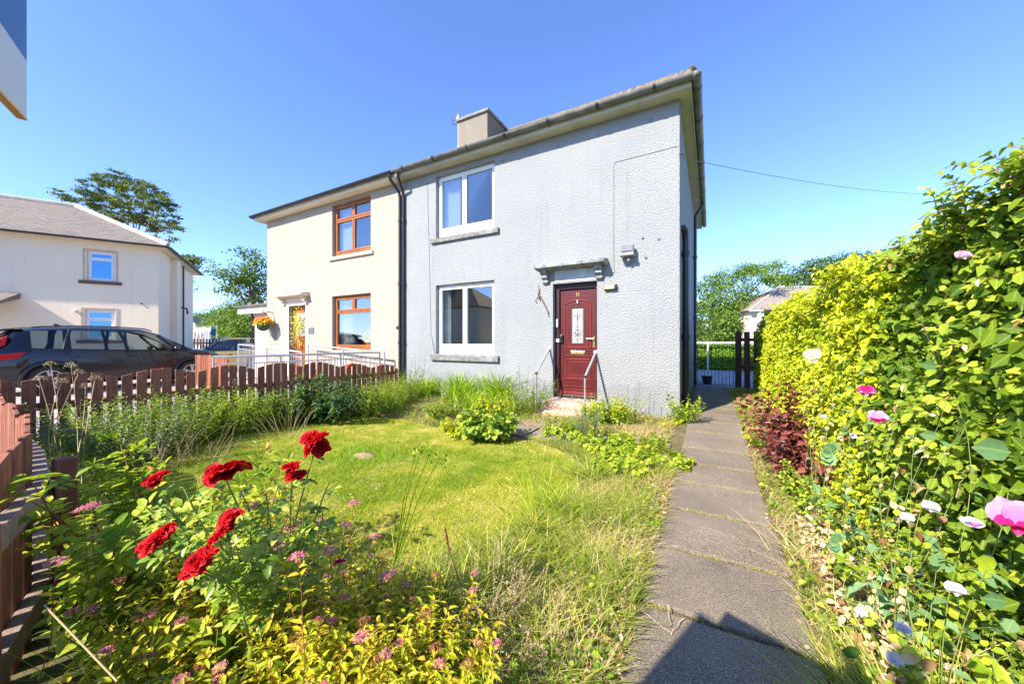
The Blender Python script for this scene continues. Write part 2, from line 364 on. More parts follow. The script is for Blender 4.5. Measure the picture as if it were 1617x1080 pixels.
# ---------------- house building kit (local frame: wall faces -y, x along the wall) ----------------
REV = 0.18
def wall_with_holes(mb, x0, x1, z0, z1, holes, y=0.0, dep=REV, side=-1):
    xs = sorted({x0, x1, *[h[0] for h in holes], *[h[1] for h in holes]}); zs = sorted({z0, z1, *[h[2] for h in holes], *[h[3] for h in holes]})
    for i in range(len(xs) - 1):
        for j in range(len(zs) - 1):
            xm, zm = (xs[i] + xs[i + 1]) / 2, (zs[j] + zs[j + 1]) / 2
            if any(h[0] < xm < h[1] and h[2] < zm < h[3] for h in holes): continue
            mb.add([(xs[i], y, zs[j]), (xs[i + 1], y, zs[j]), (xs[i + 1], y, zs[j + 1]), (xs[i], y, zs[j + 1])], [(0, 1, 2, 3)])
    for a, b, c, d in holes:
        for q in ([(a, y, c), (a, y + dep, c), (a, y + dep, d), (a, y, d)], [(b, y, c), (b, y, d), (b, y + dep, d), (b, y + dep, c)],
                  [(a, y, d), (a, y + dep, d), (b, y + dep, d), (b, y, d)], [(a, y, c), (b, y, c), (b, y + dep, c), (a, y + dep, c)]):
            mb.add(q, [(0, 1, 2, 3)])
def frame_rect(mb, x0, x1, z0, z1, w_, y0, y1):
    mb.box(x0, x1, y0, y1, z0, z0 + w_); mb.box(x0, x1, y0, y1, z1 - w_, z1)
    mb.box(x0, x0 + w_, y0, y1, z0 + w_, z1 - w_); mb.box(x1 - w_, x1, y0, y1, z0 + w_, z1 - w_)
def window(root, x0, x1, z0, z1, fm, glass, panes, sill=None, sm=None, curtains=None, y=0.0, lower=0.0):
    """panes: list of (x0,x1,z0,z1) fractions; lower: height of solid bottom rail"""
    e = empty('window', ((x0 + x1) / 2, y, z0)); e.parent = root
    X0, X1 = x0 - (x0 + x1) / 2, x1 - (x0 + x1) / 2; H = z1 - z0; yy = REV - 0.085
    f = MB(); fw = 0.05
    frame_rect(f, X0 + 0.003, X1 - 0.003, 0.003, H - 0.003, fw, yy, yy + 0.07)
    if lower: f.box(X0 + fw, X1 - fw, yy - 0.006, yy + 0.07, fw, fw + lower)
    gl = []
    for a, b, c, d in panes:
        zz0 = fw + lower; xa = X0 + fw + (X1 - X0 - 2 * fw) * a; xb = X0 + fw + (X1 - X0 - 2 * fw) * b
        za = zz0 + (H - fw - zz0) * c; zb = zz0 + (H - fw - zz0) * d
        frame_rect(f, xa + 0.004, xb - 0.004, za + 0.004, zb - 0.004, 0.052, yy - 0.014, yy + 0.05); gl.append((xa + 0.05, xb - 0.05, za + 0.05, zb - 0.05))
    f.build('frame', fm, e, bevel=0.006)
    for a, b, c, d in gl:
        p_ = MB(); p_.box(a, b, yy + 0.014, yy + 0.024, c, d); p_.build('pane', glass, e)
    if sill:
        s_ = MB(); ov, hh, pj = sill
        s_.prism([(-pj, -hh), (-pj, -0.015), (REV - 0.01, 0.02), (REV - 0.01, -hh)], 'x', X0 - ov, X1 + ov, 0)
        s_.build('sill', sm, e, bevel=0.012)
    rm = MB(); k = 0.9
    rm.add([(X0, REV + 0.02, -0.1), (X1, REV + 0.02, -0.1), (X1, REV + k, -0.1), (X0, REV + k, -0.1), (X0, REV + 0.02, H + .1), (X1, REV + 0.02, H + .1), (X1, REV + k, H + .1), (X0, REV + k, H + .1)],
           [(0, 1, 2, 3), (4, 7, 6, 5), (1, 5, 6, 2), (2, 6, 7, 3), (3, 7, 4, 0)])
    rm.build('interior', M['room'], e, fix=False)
    for (fa, fb, cm) in (curtains or []):
        c = MB(); n = 30; xa = X0 + (X1 - X0) * fa; xb = X0 + (X1 - X0) * fb; vs = []; fs = []
        for i in range(n + 1):
            t = i / n; xx = xa + (xb - xa) * t; yc = REV + 0.06 + 0.025 * math.sin(t * 6.28 * 6 * abs(fb - fa) / 0.3)
            vs += [(xx, yc, 0.0), (xx, yc, H)]
        for i in range(n): fs.append((2 * i, 2 * i + 2, 2 * i + 3, 2 * i + 1))
        c.add(vs, fs); c.build('curtain', cm, e, smooth=True, fix=False)
    return e
def hip_roof(x0, x1, y0, y1, z, pitch, hipL=True, hipR=True, thick=0.05):
    tp = math.tan(R(pitch)); hy = (y1 - y0) / 2; zr = z + hy * tp; ym = (y0 + y1) / 2
    a = x0 + (hy if hipL else 0); b = x1 - (hy if hipR else 0)
    mb = MB(); c = [(x0, y0, z), (x1, y0, z), (x1, y1, z), (x0, y1, z), (a, ym, zr), (b, ym, zr)]
    mb.add(c, [(0, 1, 5, 4), (2, 3, 4, 5), (1, 2, 5), (3, 0, 4)])
    lo = [(p[0], p[1], z - thick) for p in c[:4]]
    mb.add(c[:4] + lo, [(0, 4, 5, 1), (1, 5, 6, 2), (2, 6, 7, 3), (3, 7, 4, 0), (4, 7, 6, 5)])
    return mb, c
def gutter(root, pts, r, mat, name='gutter', joints=None):
    mb = MB(); gb = None; pts = [np.array(p, float) for p in pts]
    for i in range(len(pts) - 1):
        a, b = pts[i], pts[i + 1]; t = (b - a); L = np.linalg.norm(t); t = t / L; s_ = np.array([t[1], -t[0], 0]); n = 10
        ea = 0 if i == 0 else r * 0.0
        for rr in (r, r - 0.006):
            vs = []; fs = []
            for q, p in enumerate((a, b)):
                for j in range(n + 1):
                    th = math.pi * j / n; vs.append(p + s_ * rr * math.cos(th) + np.array([0, 0, -rr * math.sin(th)]))
            for j in range(n): fs.append((j, j + 1, n + 2 + j, n + 1 + j))
            mb.add(vs, fs)
        m_ = int(L / (joints or 0.9))
        for k in range(m_ + 1):
            p = a + t * (L * (k + 0.35) / (m_ + 1)); ww = 0.03 if k % 2 else 0.018
            vs = []; fs = []
            for dd in (-ww, ww):
                for j in range(n + 1):
                    th = math.pi * j / n; vs.append(p + t * dd + s_ * (r + 0.008) * math.cos(th) + np.array([0, 0, -(r + 0.008) * math.sin(th) + 0.002]))
            for j in range(n): fs.append((j, j + 1, n + 2 + j, n + 1 + j))
            gb = MB(); gb.add(vs, fs); gb.build('gutter_bracket', M['black'], root, fix=False)
    return mb.build(name, mat, root, smooth=True, sharp=40, fix=False)

EZ = 5.06   # eaves soffit height
# ================= grey half =================
H = empty('house', (0, 0, 0), 0, 'pale grey roughcast semi-detached half with maroon front door and white windows', 'house', 'two halves of the semi-detached block')
ZB = -0.2
holesG = [(-4.98, -3.43, 3.55, 4.94), (-4.98, -3.43, 0.95, 2.49), (-2.145, -1.31, 0.19, 2.30)]
wl = MB(); wall_with_holes(wl, -5.975, 0, ZB, EZ, holesG)
wl.add([(0, 0, ZB), (0, 7.35, ZB), (0, 7.35, EZ), (0, 0, EZ)], [(0, 1, 2, 3)]); wl.add([(0, 7.35, ZB), (-5.975, 7.35, ZB), (-5.975, 7.35, EZ), (0, 7.35, EZ)], [(0, 1, 2, 3)])
wall = wl.build('wall', M['grey_cast'], H, fix=False)
two = [(0, .5, 0, 1), (.5, 1, 0, 1)]
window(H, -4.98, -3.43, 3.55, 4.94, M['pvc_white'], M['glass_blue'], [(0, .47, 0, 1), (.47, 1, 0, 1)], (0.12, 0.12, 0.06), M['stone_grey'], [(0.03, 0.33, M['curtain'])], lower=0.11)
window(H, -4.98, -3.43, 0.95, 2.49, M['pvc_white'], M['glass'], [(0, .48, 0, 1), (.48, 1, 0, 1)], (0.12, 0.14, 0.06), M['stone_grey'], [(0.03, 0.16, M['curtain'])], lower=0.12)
# smooth band round the window openings and the quoin strip
tr = MB()
tr.box(-5.04, -4.98, -0.004, REV, 0.95, 2.49); tr.box(-5.04, -3.37, -0.006, 0.0, 2.492, 2.55)
tr.box(-5.05, -4.985, -0.004, -0.001, 3.55, 4.94)
tr = MB(); tr.box(0.001, 0.012, 0.0, 0.22, 0.2, EZ - .02); tr.build('corner_band', M['stone_grey'], H)
# eaves: soffit, fascia, roof
so_ = MB(); so_.box(-5.975, 0.17, -0.24, 7.52, EZ, EZ + 0.04); so_.build('soffit', M['soffit_grey'], H)
fs_ = MB(); fs_.box(-5.975, 0.185, -0.255, -0.24, EZ - 0.02, EZ + 0.13); fs_.box(0.17, 0.185, -0.24, 7.52, EZ - 0.02, EZ + 0.15); fs_.build('fascia', M['soffit_grey'], H)
rf = MB(); PT = math.tan(R(34)); RZ = EZ + 0.125; Y0, Y1, XR = -0.29, 7.58, 0.22; hy = (Y1 - Y0) / 2; zr = RZ + hy * PT; ym = (Y0 + Y1) / 2
def roofpt(x0, x1, side):
    mb = MB()
    # front plane strips with small wobble at the eaves
    if side == 'R':
        c = [(x0, Y0, RZ), (XR, Y0, RZ), (XR, Y1, RZ), (x0, Y1, RZ), (x0, ym, zr), (XR - hy, ym, zr)]
        mb.add(c, [(0, 1, 5, 4), (1, 2, 5), (2, 3, 4, 5)])
        for i in range(40):
            a = x0 + (XR - x0) * i / 40; b = x0 + (XR - x0) * (i + 1) / 40; d = random.uniform(0, .012)
            mb.box(a, b - 0.006, -0.32 - d, -0.24, RZ - 0.03 + d, RZ + 0.012 + d)
        for i in range(50):
            a = Y0 + (Y1 - Y0) * i / 50; b = a + (Y1 - Y0) / 50; d = random.uniform(0, .012); mb.box(0.17, 0.25 + d, a, b - 0.006, RZ - 0.03 + d, RZ + 0.012 + d)
    else:
        c = [(-12.24, Y0, RZ), (x1, Y0, RZ), (x1, Y1, RZ), (-12.24, Y1, RZ), (-12.24 + hy, ym, zr), (x1, ym, zr)]
        mb.add(c, [(0, 1, 5, 4), (3, 0, 4), (2, 3, 4, 5)])
        for i in range(40):
            a = -12.24 + (x1 + 12.24) * i / 40; b = a + (x1 + 12.24) / 40; mb.box(a, b - 0.006, -0.32, -0.24, RZ - 0.03, RZ + 0.005)
    return mb
rg = roofpt(-5.975, 0, 'R').build('roof', M['roof'], H, fix=False)
rt = MB()
for i in range(24):
    t = i / 24; p = np.array([XR, Y0, RZ]) + (np.array([XR - hy, ym, zr]) - np.array([XR, Y0, RZ])) * t
    q = p + (np.array([XR - hy, ym, zr]) - np.array([XR, Y0, RZ])) / 24 * 1.05; rt.tube([p + (0, 0, .005), q + (0, 0, .02)], 0.075, 8)
for i in range(8):
    rt.tube([(-5.9 + i * 0.33, ym, zr), (-5.9 + (i + 1) * 0.33, ym, zr + 0.012)], 0.09, 8)
rt.build('ridge_tiles', M['roof'], rg)
gutter(H, [(-5.95, -0.325, RZ - 0.015), (0.255, -0.325, RZ - 0.015), (0.255, 7.58, RZ - 0.015)], 0.066, M['gutter_grey'])
bpj = MB(); bpj.sphere((0.255, -0.325, RZ - 0.045), 0.07, 0.07, 0.06); bpj.build('gutter_corner', M['gutter_grey'], H, smooth=True)
# moss clump on the hip end
mm = MB()
for i in range(9): mm.sphere((0.19 + random.uniform(-.05, .05), -0.27 + random.uniform(-.05, .05), RZ + 0.05 + random.uniform(0, .05)), .03, .03, .03, 6, 4)
mm.build('moss', simple('moss', (0.10, 0.08, 0.03), 1, var=.4, scale=40), rg)
# chimney on the party wall
ch = MB(); ch.box(-6.3, -5.25, 2.55, 3.75, RZ + 1.5, 7.92); cho = ch.build('chimney', M['chim'], rg)
cc = MB(); cc.box(-6.36, -5.19, 2.49, 3.81, 7.92, 8.0); cc.build('chimney_cap', M['stone_grey'], rg, bevel=0.01)
# aerial fixed to the chimney
A = empty('tv_aerial', (-6.42, 2.7, 7.35), 0, 'thin grey television aerial strapped to the left side of the chimney', 'aerial')
ab = MB(); ab.tube([(0, 0, -0.25), (0, 0, 0.95)], 0.014, 6); ab.box(-0.02, 0.12, -.02, .02, -0.1, -.06); ab.build('mast', M['galv_dull'], A)
ab = MB(); d_ = np.array([0.80, -0.45, 0.52]); o0 = np.array([0, 0, .86]) - d_ * 0.2
ab.tube([o0, o0 + d_ * .95], 0.008, 5); side_ = np.cross(d_, (0, 0, 1)); side_ /= np.linalg.norm(side_)
for i in range(9):
    p = o0 + d_ * (0.3 + 0.07 * i); ab.tube([p - side_ * 0.07, p + side_ * 0.07], 0.004, 4)
for s2 in (-1, 1): ab.tube([o0 + side_ * .16 + (0, 0, .05 * s2), o0 - side_ * .16 + (0, 0, .05 * s2)], 0.018, 5)
ab.box(-.05, .05, -.03, .03, .74, .86); ab.build('antenna', M['galv_dull'], A)
# door
D = empty('door', (-1.7275, 0, 0.19)); D.parent = H
mar = simple('maroon_door', (0.085, 0.010, 0.010), 0.35, var=0.15, scale=5); marf = simple('dark_maroon_frame', (0.035, 0.008, 0.008), 0.4, var=0.15)
hw = 0.4175; dh = 2.11
f = MB(); yy = 0.10; f.box(-hw + .002, -hw + 0.09, yy, REV, 0, dh - .002); f.box(hw - 0.055, hw - .002, yy, REV, 0, dh - .002); f.box(-hw + .09, hw - .055, yy, REV, dh - 0.10, dh - .002); f.box(-hw + .09, hw - .055, yy - .02, REV, 0, 0.05)
f.build('door_frame', marf, D, bevel=0.006)
dl, dr = -hw + 0.10, hw - 0.062; dy = 0.14; dm = (dl + dr) / 2
s_ = MB(); s_.box(dl, dr, dy, dy + 0.05, 0.055, dh - 0.108); leaf = s_.build('door_leaf', mar, D)
mo = MB()
def ring(x0, x1, z0, z1, r, arch=0):
    pts = [(x0, dy, z0), (x1, dy, z0), (x1, dy, z1)]
    if arch:
        for k in range(1, 8):
            t = k / 8; pts.append((x1 + (x0 - x1) * t, dy, z1 + arch * math.sin(math.pi * t)))
    pts += [(x0, dy, z1), (x0, dy, z0)]
    for a, b in zip(pts[:-1], pts[1:]): mo.tube([a, b], r, 6)
ring(dl + .09, dr - .09, 0.93, 1.74, 0.016, 0.06); ring(dl + .14, dr - .14, 0.98, 1.69, 0.009, 0.05)
ring(dl + .11, dr - .11, 0.36, 0.71, 0.015); ring(dl + .16, dr - .16, 0.41, 0.66, 0.009)
ring(dl + .05, dr - .05, 1.86, 1.96, 0.006)
for z_ in (0.88, 0.76, 0.33, 0.20, 0.14): mo.box(dl + .07, dr - .07, dy - 0.014, dy, z_, z_ + 0.016)
mo.box(dl, dr, dy - 0.02, dy, 0.06, 0.12)
mo.build('moulding', simple('maroon_highlight_moulding', (.17, .03, .028), .25, var=.1), D, bevel=0)  # lighter maroon puts the edge highlights into the moulding colour
gm_ = MB(); gm_.box(dm - .105, dm + .105, dy - 0.012, dy, 1.01, 1.64); 
gmat, nt, p = mat_base('leaded_obscure_glass')
c = ramp(nt, noise(nt, 60, 3), [(0.4, (0.30, 0.31, 0.30)), (0.6, (0.52, 0.53, 0.51))]); nt.links.new(c, p.inputs['Base Color']); p.inputs['Roughness'].default_value = 0.15; bump(nt, p, noise(nt, 120, 2), .5, .002)
gm_.build('door_glass', gmat, D)
ld = MB()
def circ(cx_, cz, r, n=12):
    pts = [(cx_ + r * math.cos(6.283 * k / n), dy - 0.014, cz + r * math.sin(6.283 * k / n)) for k in range(n + 1)]
    for a, b in zip(pts[:-1], pts[1:]): ld.tube([a, b], 0.003, 4)
for z_, r_ in ((1.2, .055), (1.2, .03), (1.13, .04), (1.28, .035), (1.52, .03), (1.45, .02)): circ(dm, z_, r_)
for s2 in (-1, 1):
    circ(dm + s2 * .045, 1.17, .03); circ(dm + s2 * .05, 1.50, .02)
    ld.tube([(dm + s2 * .09, dy - .014, 1.03), (dm + s2 * .09, dy - .014, 1.62)], .003, 4)
    ld.tube([(dm, dy - .014, 1.05), (dm + s2 * .07, dy - .014, 1.1)], .004, 4)
ld.tube([(dm, dy - .014, 1.02), (dm, dy - .014, 1.6)], .004, 4)
ld.build('leading', M['blackplastic'], D)
lb = MB(); lb.box(dm - .13, dm + .13, dy - .016, dy, 0.795, 0.865); lb.box(dm - .11, dm + .11, dy - .022, dy - .016, 0.81, 0.85); lb.build('letterbox', M['brass'], D, bevel=.004)
hn = MB(); hn.box(dr - .05, dr - .015, dy - .012, dy, 0.93, 1.13); hn.tube([(dr - .032, dy - .05, 1.09), (dr - .032, dy, 1.09)], .011, 8); hn.tube([(dr - .032, dy - .05, 1.09), (dr - .15, dy - .055, 1.095)], .010, 8); hn.build('handle', M['brass'], D)
nm = MB()
for s2 in (-1, 1): nm.box(dm + s2 * .018 - .007, dm + s2 * .018 + .007, dy - .008, dy, 1.875, 1.945)
nm.build('number_eleven', M['brass'], D)
kn = MB(); kn.box(dm - .012, dm + .012, dy - .03, dy, 1.74, 1.80); kn.build('knocker', M['galv'], D)
db = MB(); db.box(-hw + .03, -hw + .075, .075, .10, 1.30, 1.46); db.build('doorbell', M['galv_dull'], D, bevel=.006)
ks = MB(); ks.box(dl - .005, dl + .055, dy - .045, dy, 1.02, 1.17); ks.box(dl + .005, dl + .045, dy - .055, dy - .045, 1.08, 1.15); ks.build('key_safe', M['blackplastic'], D, bevel=.006)
ks = MB(); ks.box(dl - .075, dl - .012, .088, .10, 1.03, 1.09); ks.build('sticker', M['whiteplastic'], D)
# canopy on brackets
def canopy(root, xa, xb, z, mat):
    e = MB(); pr = 0.26
    e.prism([(-pr, z), (-pr, z + 0.045), (-pr + .02, z + 0.06), (0, z + 0.10), (0, z), (-.03, z - .03), (-pr + .06, z - .012)], 'x', xa, xb)
    c = e.build('canopy', mat, root, bevel=.006)
    for xk in (xa + 0.14, xb - 0.14):
        b = MB(); b.prism([(0, z - .002), (-.17, z - .002), (-.17, z - .07), (-.11, z - .09), (-.12, z - .15), (-.06, z - .19), (-.065, z - .24), (0, z - .27)], 'x', xk - .055, xk + .055)
        for q in range(3): b.box(xk - .062, xk + .062, -.14 + q * .035, -.10 + q * .035, z - .075 - q * .075, z - .06 - q * .075)
        b.build('bracket', mat, c, bevel=.004)
canopy(H, -2.42, -1.12, 2.57, simple('grey_painted_canopy', (0.235, 0.25, 0.265), 0.85, var=0.4, scale=9, bmp=.5))
# smooth panel over door
pn = MB(); pn.box(-2.10, -1.34, -0.006, -0.0, 2.325, 2.54); pn.build('lintel_panel', simple('grey_smooth', (0.48, 0.52, 0.56), .9), H)
# steps
sp = MB(); sp.box(-2.2, -1.25, -0.33, 0.03, -0.1, 0.17); sp.build('step', M['steps'], H, bevel=.012)
sp = MB(); sp.box(-2.2, -1.25, -0.66, -0.33, -0.15, 0.06); sp.build('step', M['steps'], H, bevel=.012)
sp = MB(); sp.box(-2.25, -1.3, -1.18, -0.66, -0.15, -0.045); sp.build('step', M['paving'], H, bevel=.01)
# downpipes on the side wall
dp = MB(); dp.tube([(-0.03, 0.32, 3.10), (0.04, 0.36, 3.12), (0.065, 0.42, 3.07), (0.07, 0.45, 2.9), (0.07, 0.45, -0.05)], 0.053, 12)
for z_ in (2.7, 1.3, .3): dp.tube([(0.07, .45, z_ - .04), (0.07, .45, z_ + .04)], .064, 12)
dp.build('soil_pipe', M['black'], H, smooth=True, sharp=50)
dp = MB(); dp.tube([(0.255, 5.1, RZ - .07), (0.25, 5.1, RZ - .14), (0.07, 5.1, RZ - .42), (0.06, 5.1, RZ - .5), (0.06, 5.1, 0)], 0.04, 10)
for z_ in (3.6, 1.9, .6): dp.tube([(0.06, 5.1, z_ - .04), (0.06, 5.1, z_ + .04)], .052, 10)
dp.build('downpipe', M['black'], H, smooth=True, sharp=50)
# wall details: cable crack lines, wires, lamps
cr = MB(); cr.tube([(-0.02, -.003, 4.32), (-0.45, -.003, 4.31), (-1.0, -.004, 4.30), (-1.02, -.004, 4.25), (-1.02, -.004, 2.60)], .006, 5)
cr.tube([(-1.02, -.004, 2.60), (-1.01, -.006, 2.42), (-1.06, -.02, 2.38), (-1.12, -.06, 2.38)], .005, 5)
cr.build('cable', simple('painted_cable', (0.2, 0.2, 0.2), .7), H); cr = MB(); cr.tube([(-5.22, -.003, 4.9), (-5.20, -.004, 3.9), (-5.17, -.003, 3.2), (-5.12, -.004, 1.4), (-4.99, -.02, .95)], .006, 5)
cr.build('cable', simple('painted_cable', (0.2, 0.2, 0.2), .7), H)
fl = MB(); fl.box(-.10, .10, -.16, -.06, .06, .19); fl.box(-.12, .11, -.19, -.03, .0, .05)
fl.tube([(0, -.1, 0), (0, -.05, -.06), (0, 0, -.06)], .018, 6); fl.box(-.035, .035, -.03, 0, -.11, -.02); fl.sphere((.02, -.1, -.06), .03, .03, .03)
FL = empty('floodlight', (-0.77, 0, 2.64), 0, 'small grey square floodlight on the pale grey wall right of the door canopy', 'light')
fb = fl.build('housing', simple('lamp_grey', (0.25, 0.255, 0.255), .5), FL, bevel=.006)
fg = MB(); fg.box(-.085, .085, -.172, -.16, .075, .175); fg.build('lamp_glass', simple('lamp_glass', (.20, .21, .22), .1), FL)
BK = empty('bulkhead_lamp', (-1.07, 0, 2.15), 0, 'small cream and black wall lamp box beside the top of the maroon door', 'light')
b1 = MB(); b1.box(-.11, .11, -.06, 0, -.035, .055); b1.build('housing', M['blackplastic'], BK, bevel=.01)
b1 = MB(); b1.box(-.10, .075, -.072, -.06, -.025, .045); b1.build('lamp_cover', simple('cream_cover', (.45, .40, .25), .4), BK, bevel=.005)
WR = MB(); WR.tube([(-2.42, -.01, 2.20), (-2.43, -.04, 2.12), (-2.41, -.03, 2.02)], .012, 5)
WR.tube([(-2.41, -.02, 2.12), (-2.33, -.05, 1.98), (-2.24, -.03, 1.80), (-2.22, -.01, 1.70)], .008, 5)
WR.tube([(-2.46, -.01, 2.08), (-2.50, -.04, 2.0), (-2.47, -.01, 1.97)], .006, 5); WR.tube([(-2.42, -.01, 2.18), (-2.42, -.05, 2.30)], .006, 5)
tag(WR.build('loose_wires', simple('rust_wire', (.18, .07, .04), .7)), 'loose brown and black wires sticking out of the wall left of the maroon door', 'wires')
for (x, z) in ((-.55, 2.95), (-.5, 2.62), (-.30, 2.9)): cp = MB(); cp.cyl((x, -.02, z), (x, 0, z), .022, 8); cp.build('wall_plug', M['stone_grey'], H)
# round vents / pock marks under the eaves
pk_ = simple('pock', (.22, .22, .21), 1)
for x in (-3.25, -2.05, -1.3, -.42): vp = MB(); vp.cyl((x, -.008, 4.86 + .02 * math.sin(x * 7)), (x, 0, 4.86 + .02 * math.sin(x * 7)), .028, 10); vp.build('pock_mark', pk_, H)

# ================= cream half =================
N = empty('house', (-11.95, 0, 0), 0, 'cream roughcast semi-detached half with brown window frames and hanging flower basket', 'house', 'two halves of the semi-detached block')
L = 5.975
hN = [(8.52 - 5.24, 8.52 - 3.69, 3.55, 4.97), (3.28, 4.83, 1.0, 2.47), (1.20, 2.06, 0.19, 2.30)]
wl = MB(); wall_with_holes(wl, 0, L - .003, ZB, EZ, hN)
wl.add([(0, 0, ZB), (0, 7.35, ZB), (0, 7.35, EZ), (0, 0, EZ)], [(3, 2, 1, 0)])
wl.build('wall', M['cream_cast'], N, fix=False)
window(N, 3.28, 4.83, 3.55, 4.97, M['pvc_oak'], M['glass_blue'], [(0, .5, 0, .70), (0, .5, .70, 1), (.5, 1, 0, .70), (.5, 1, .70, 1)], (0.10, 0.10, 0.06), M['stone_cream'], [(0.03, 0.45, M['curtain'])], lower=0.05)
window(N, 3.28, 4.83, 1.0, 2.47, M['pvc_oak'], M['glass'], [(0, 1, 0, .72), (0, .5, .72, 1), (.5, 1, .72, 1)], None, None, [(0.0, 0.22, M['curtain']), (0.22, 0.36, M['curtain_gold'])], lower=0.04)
s2_ = MB(); s2_.box(0.0, L, -.24, 7.52, EZ, EZ + .04); s2_.box(-.24, 0, -.24, 7.52, EZ, EZ + .04); s2_.build('soffit', M['soffit_cream'], N)
f2 = MB(); f2.box(-.255, L, -.255, -.24, EZ - .02, EZ + .13); f2.box(-.255, -.24, -.24, 7.52, EZ - .02, EZ + .15); f2.build('fascia', M['soffit_cream'], N)
rn = roofpt(0, -5.978, 'L')
rn.v = [(x + 11.95, y, z) for x, y, z in rn.v]
rno = rn.build('roof', M['roof'], N, fix=False)
gutter(N, [(-.325, 7.58, RZ - .015), (-.325, -.325, RZ - .015), (L - .02, -.325, RZ - .015)], .058, M['black'])
# rainwater pipes at the party line belong to the cream half
dp = MB(); xq = L - .03
for xo, ro in ((-.04, .036), (.075, .034)):
    dp.tube([(xq + xo * 2.2, -.32, RZ - .08), (xq + xo * 2.2, -.31, RZ - .18), (xq + xo, -.07, RZ - .42), (xq + xo, -.05, RZ - .55), (xq + xo, -.05, .05)], ro, 10)
    for z_ in (4.1, 2.6, 1.2): dp.tube([(xq + xo, -.05, z_ - .035), (xq + xo, -.05, z_ + .035)], ro + .012, 10)
dp.box(xq - .12, xq - .04, -.09, -.01, 1.52, 1.6)
dp.build('downpipe', M['black'], N, smooth=True, sharp=50)
# weeds growing in the hopper
# door
D2 = empty('door', (1.63, 0, 0.19)); D2.parent = N
f = MB(); hw = .43; f.box(-hw + .002, -hw + .07, .11, REV, 0, dh - .002); f.box(hw - .07, hw - .002, .11, REV, 0, dh - .002); f.box(-hw + .07, hw - .07, .11, REV, dh - .08, dh - .002); f.build('door_frame', M['pvc_oak'], D2, bevel=.005)
s_ = MB(); s_.box(-hw + .075, hw - .075, .145, .175, 0.0, dh - .085)
for z0_, z1_ in ((.15, .6), (.75, 1.1)): 
    for a, b in ((-.3, -.03), (.03, .3)): frame_rect(s_, a, b, z0_, z1_, .02, .13, .145)
lf2 = s_.build('door_leaf', M['pvc_oak'], D2)
g2 = MB(); g2.box(-.24, .24, .13, .145, 1.2, 1.9); g2.build('door_glass', gmat, D2)
canopy(N, 0.86, 2.25, 2.57, M['stone_cream'])
pn = MB(); pn.box(1.0, 1.2, -.006, 0, 0.2, 2.54); pn.box(2.06, 2.15, -.006, 0, .2, 2.54); pn.box(1.2, 2.06, -.006, 0, 2.32, 2.54); pn.build('door_surround', simple('cream_smooth', (.74, .65, .52), .85, var=.04), N)
pq = MB(); pq.box(2.22, 2.46, -.02, 0, 1.46, 1.63); tag(pq.build('house_plaque', simple('grey_slate', (.13, .14, .16), .4), None, bevel=.004), 'small dark grey slate plaque on the cream wall beside the brown door', 'plaque'); bpy.data.objects['house_plaque'].location = (-11.95, 0, 0)
mt = MB(); mt.box(2.0, 5.9, -1.25, -.05, -.1, .0); mt.box(.8, 2.6, -1.25, -.05, -.1, .17); mt.build('ramp_base', M['lightpave'], N)
# flat-roofed side outhouse
ex = MB(); wall_with_holes(ex, -1.6, -.0, ZB, 2.2, [], y=.4); ex.add([(-1.6, .4, ZB), (-1.6, 4.5, ZB), (-1.6, 4.5, 2.2), (-1.6, .4, 2.2)], [(3, 2, 1, 0)]); ex.build('outhouse_wall', M['pink_cast'], N, fix=False)
ex = MB(); ex.box(-2.2, -.01, .15, 4.7, 2.2, 2.42); ex.build('outhouse_fascia', M['pvc_white'], N)
ex = MB(); ex.prism([(.05, 2.425), (4.8, 2.425), (4.8, 2.9), (.05, 2.48)], 'x', -2.3, -.01); ex.build('outhouse_roof', M['roof'], N)
ex = MB(); ex.tube([(-1.63, .34, 2.2), (-1.63, .34, 0)], .035, 8); ex.build('outhouse_pipe', M['black'], N)
# ================= house across the drive =================
aW = math.atan2(.878, .479)
W = empty('house', (-19.2, -0.43, 0), aW, 'cream house with grey slate hip roof behind the black car on the left', 'house')
hW = [(-1.97, -1.24, 3.55, 4.68), (-2.02, -1.24, 1.3, 2.45), (-4.9, -3.68, 0.0, 2.42)]
hW = [(-1.97, -1.24, 3.55, 4.68), (-2.02, -1.24, 1.3, 2.45), (-6.4, -5.4, 3.55, 4.68), (-8.3, -7.0, 1.2, 2.45)]
wl = MB(); wall_with_holes(wl, -13, 0, -.2, 5.0, hW)
wl.add([(0, 0, -.2), (0, 6.6, -.2), (0, 6.6, 5), (0, 0, 5)], [(0, 1, 2, 3)]); wl.box(0.001, .22, 1.9, 2.6, -.2, 4.98); wl.build('wall', M['far_cream'], W, fix=False)
st_ = simple('brown_sill', (.14, .08, .06), .8)
window(W, -1.97, -1.24, 3.55, 4.68, M['pvc_white'], M['glass_sky_tint'], [(0, 1, 0, .76), (0, 1, .76, 1)], (.2, .13, .06), st_)
window(W, -2.02, -1.24, 1.3, 2.45, M['pvc_white'], M['glass_sky_tint'], [(0, 1, 0, .7), (0, 1, .7, 1)], (.2, .13, .06), st_)
window(W, -6.4, -5.4, 3.55, 4.68, M['pvc_white'], M['glass_sky_tint'], [(0, 1, 0, .76), (0, 1, .76, 1)], (.2, .13, .06), st_)
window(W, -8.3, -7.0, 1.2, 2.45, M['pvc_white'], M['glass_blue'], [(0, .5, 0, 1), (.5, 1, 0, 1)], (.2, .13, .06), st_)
sur_ = simple('pale_orange_render', (.56, .43, .31), .9)
fr = MB(); frame_rect(fr, -2.07, -1.14, 3.5, 4.74, .06, -.012, 0.0); fr.build('window_surround', sur_, W); fr = MB(); frame_rect(fr, -2.12, -1.14, 1.25, 2.52, .06, -.012, 0); fr.build('window_surround', sur_, W)
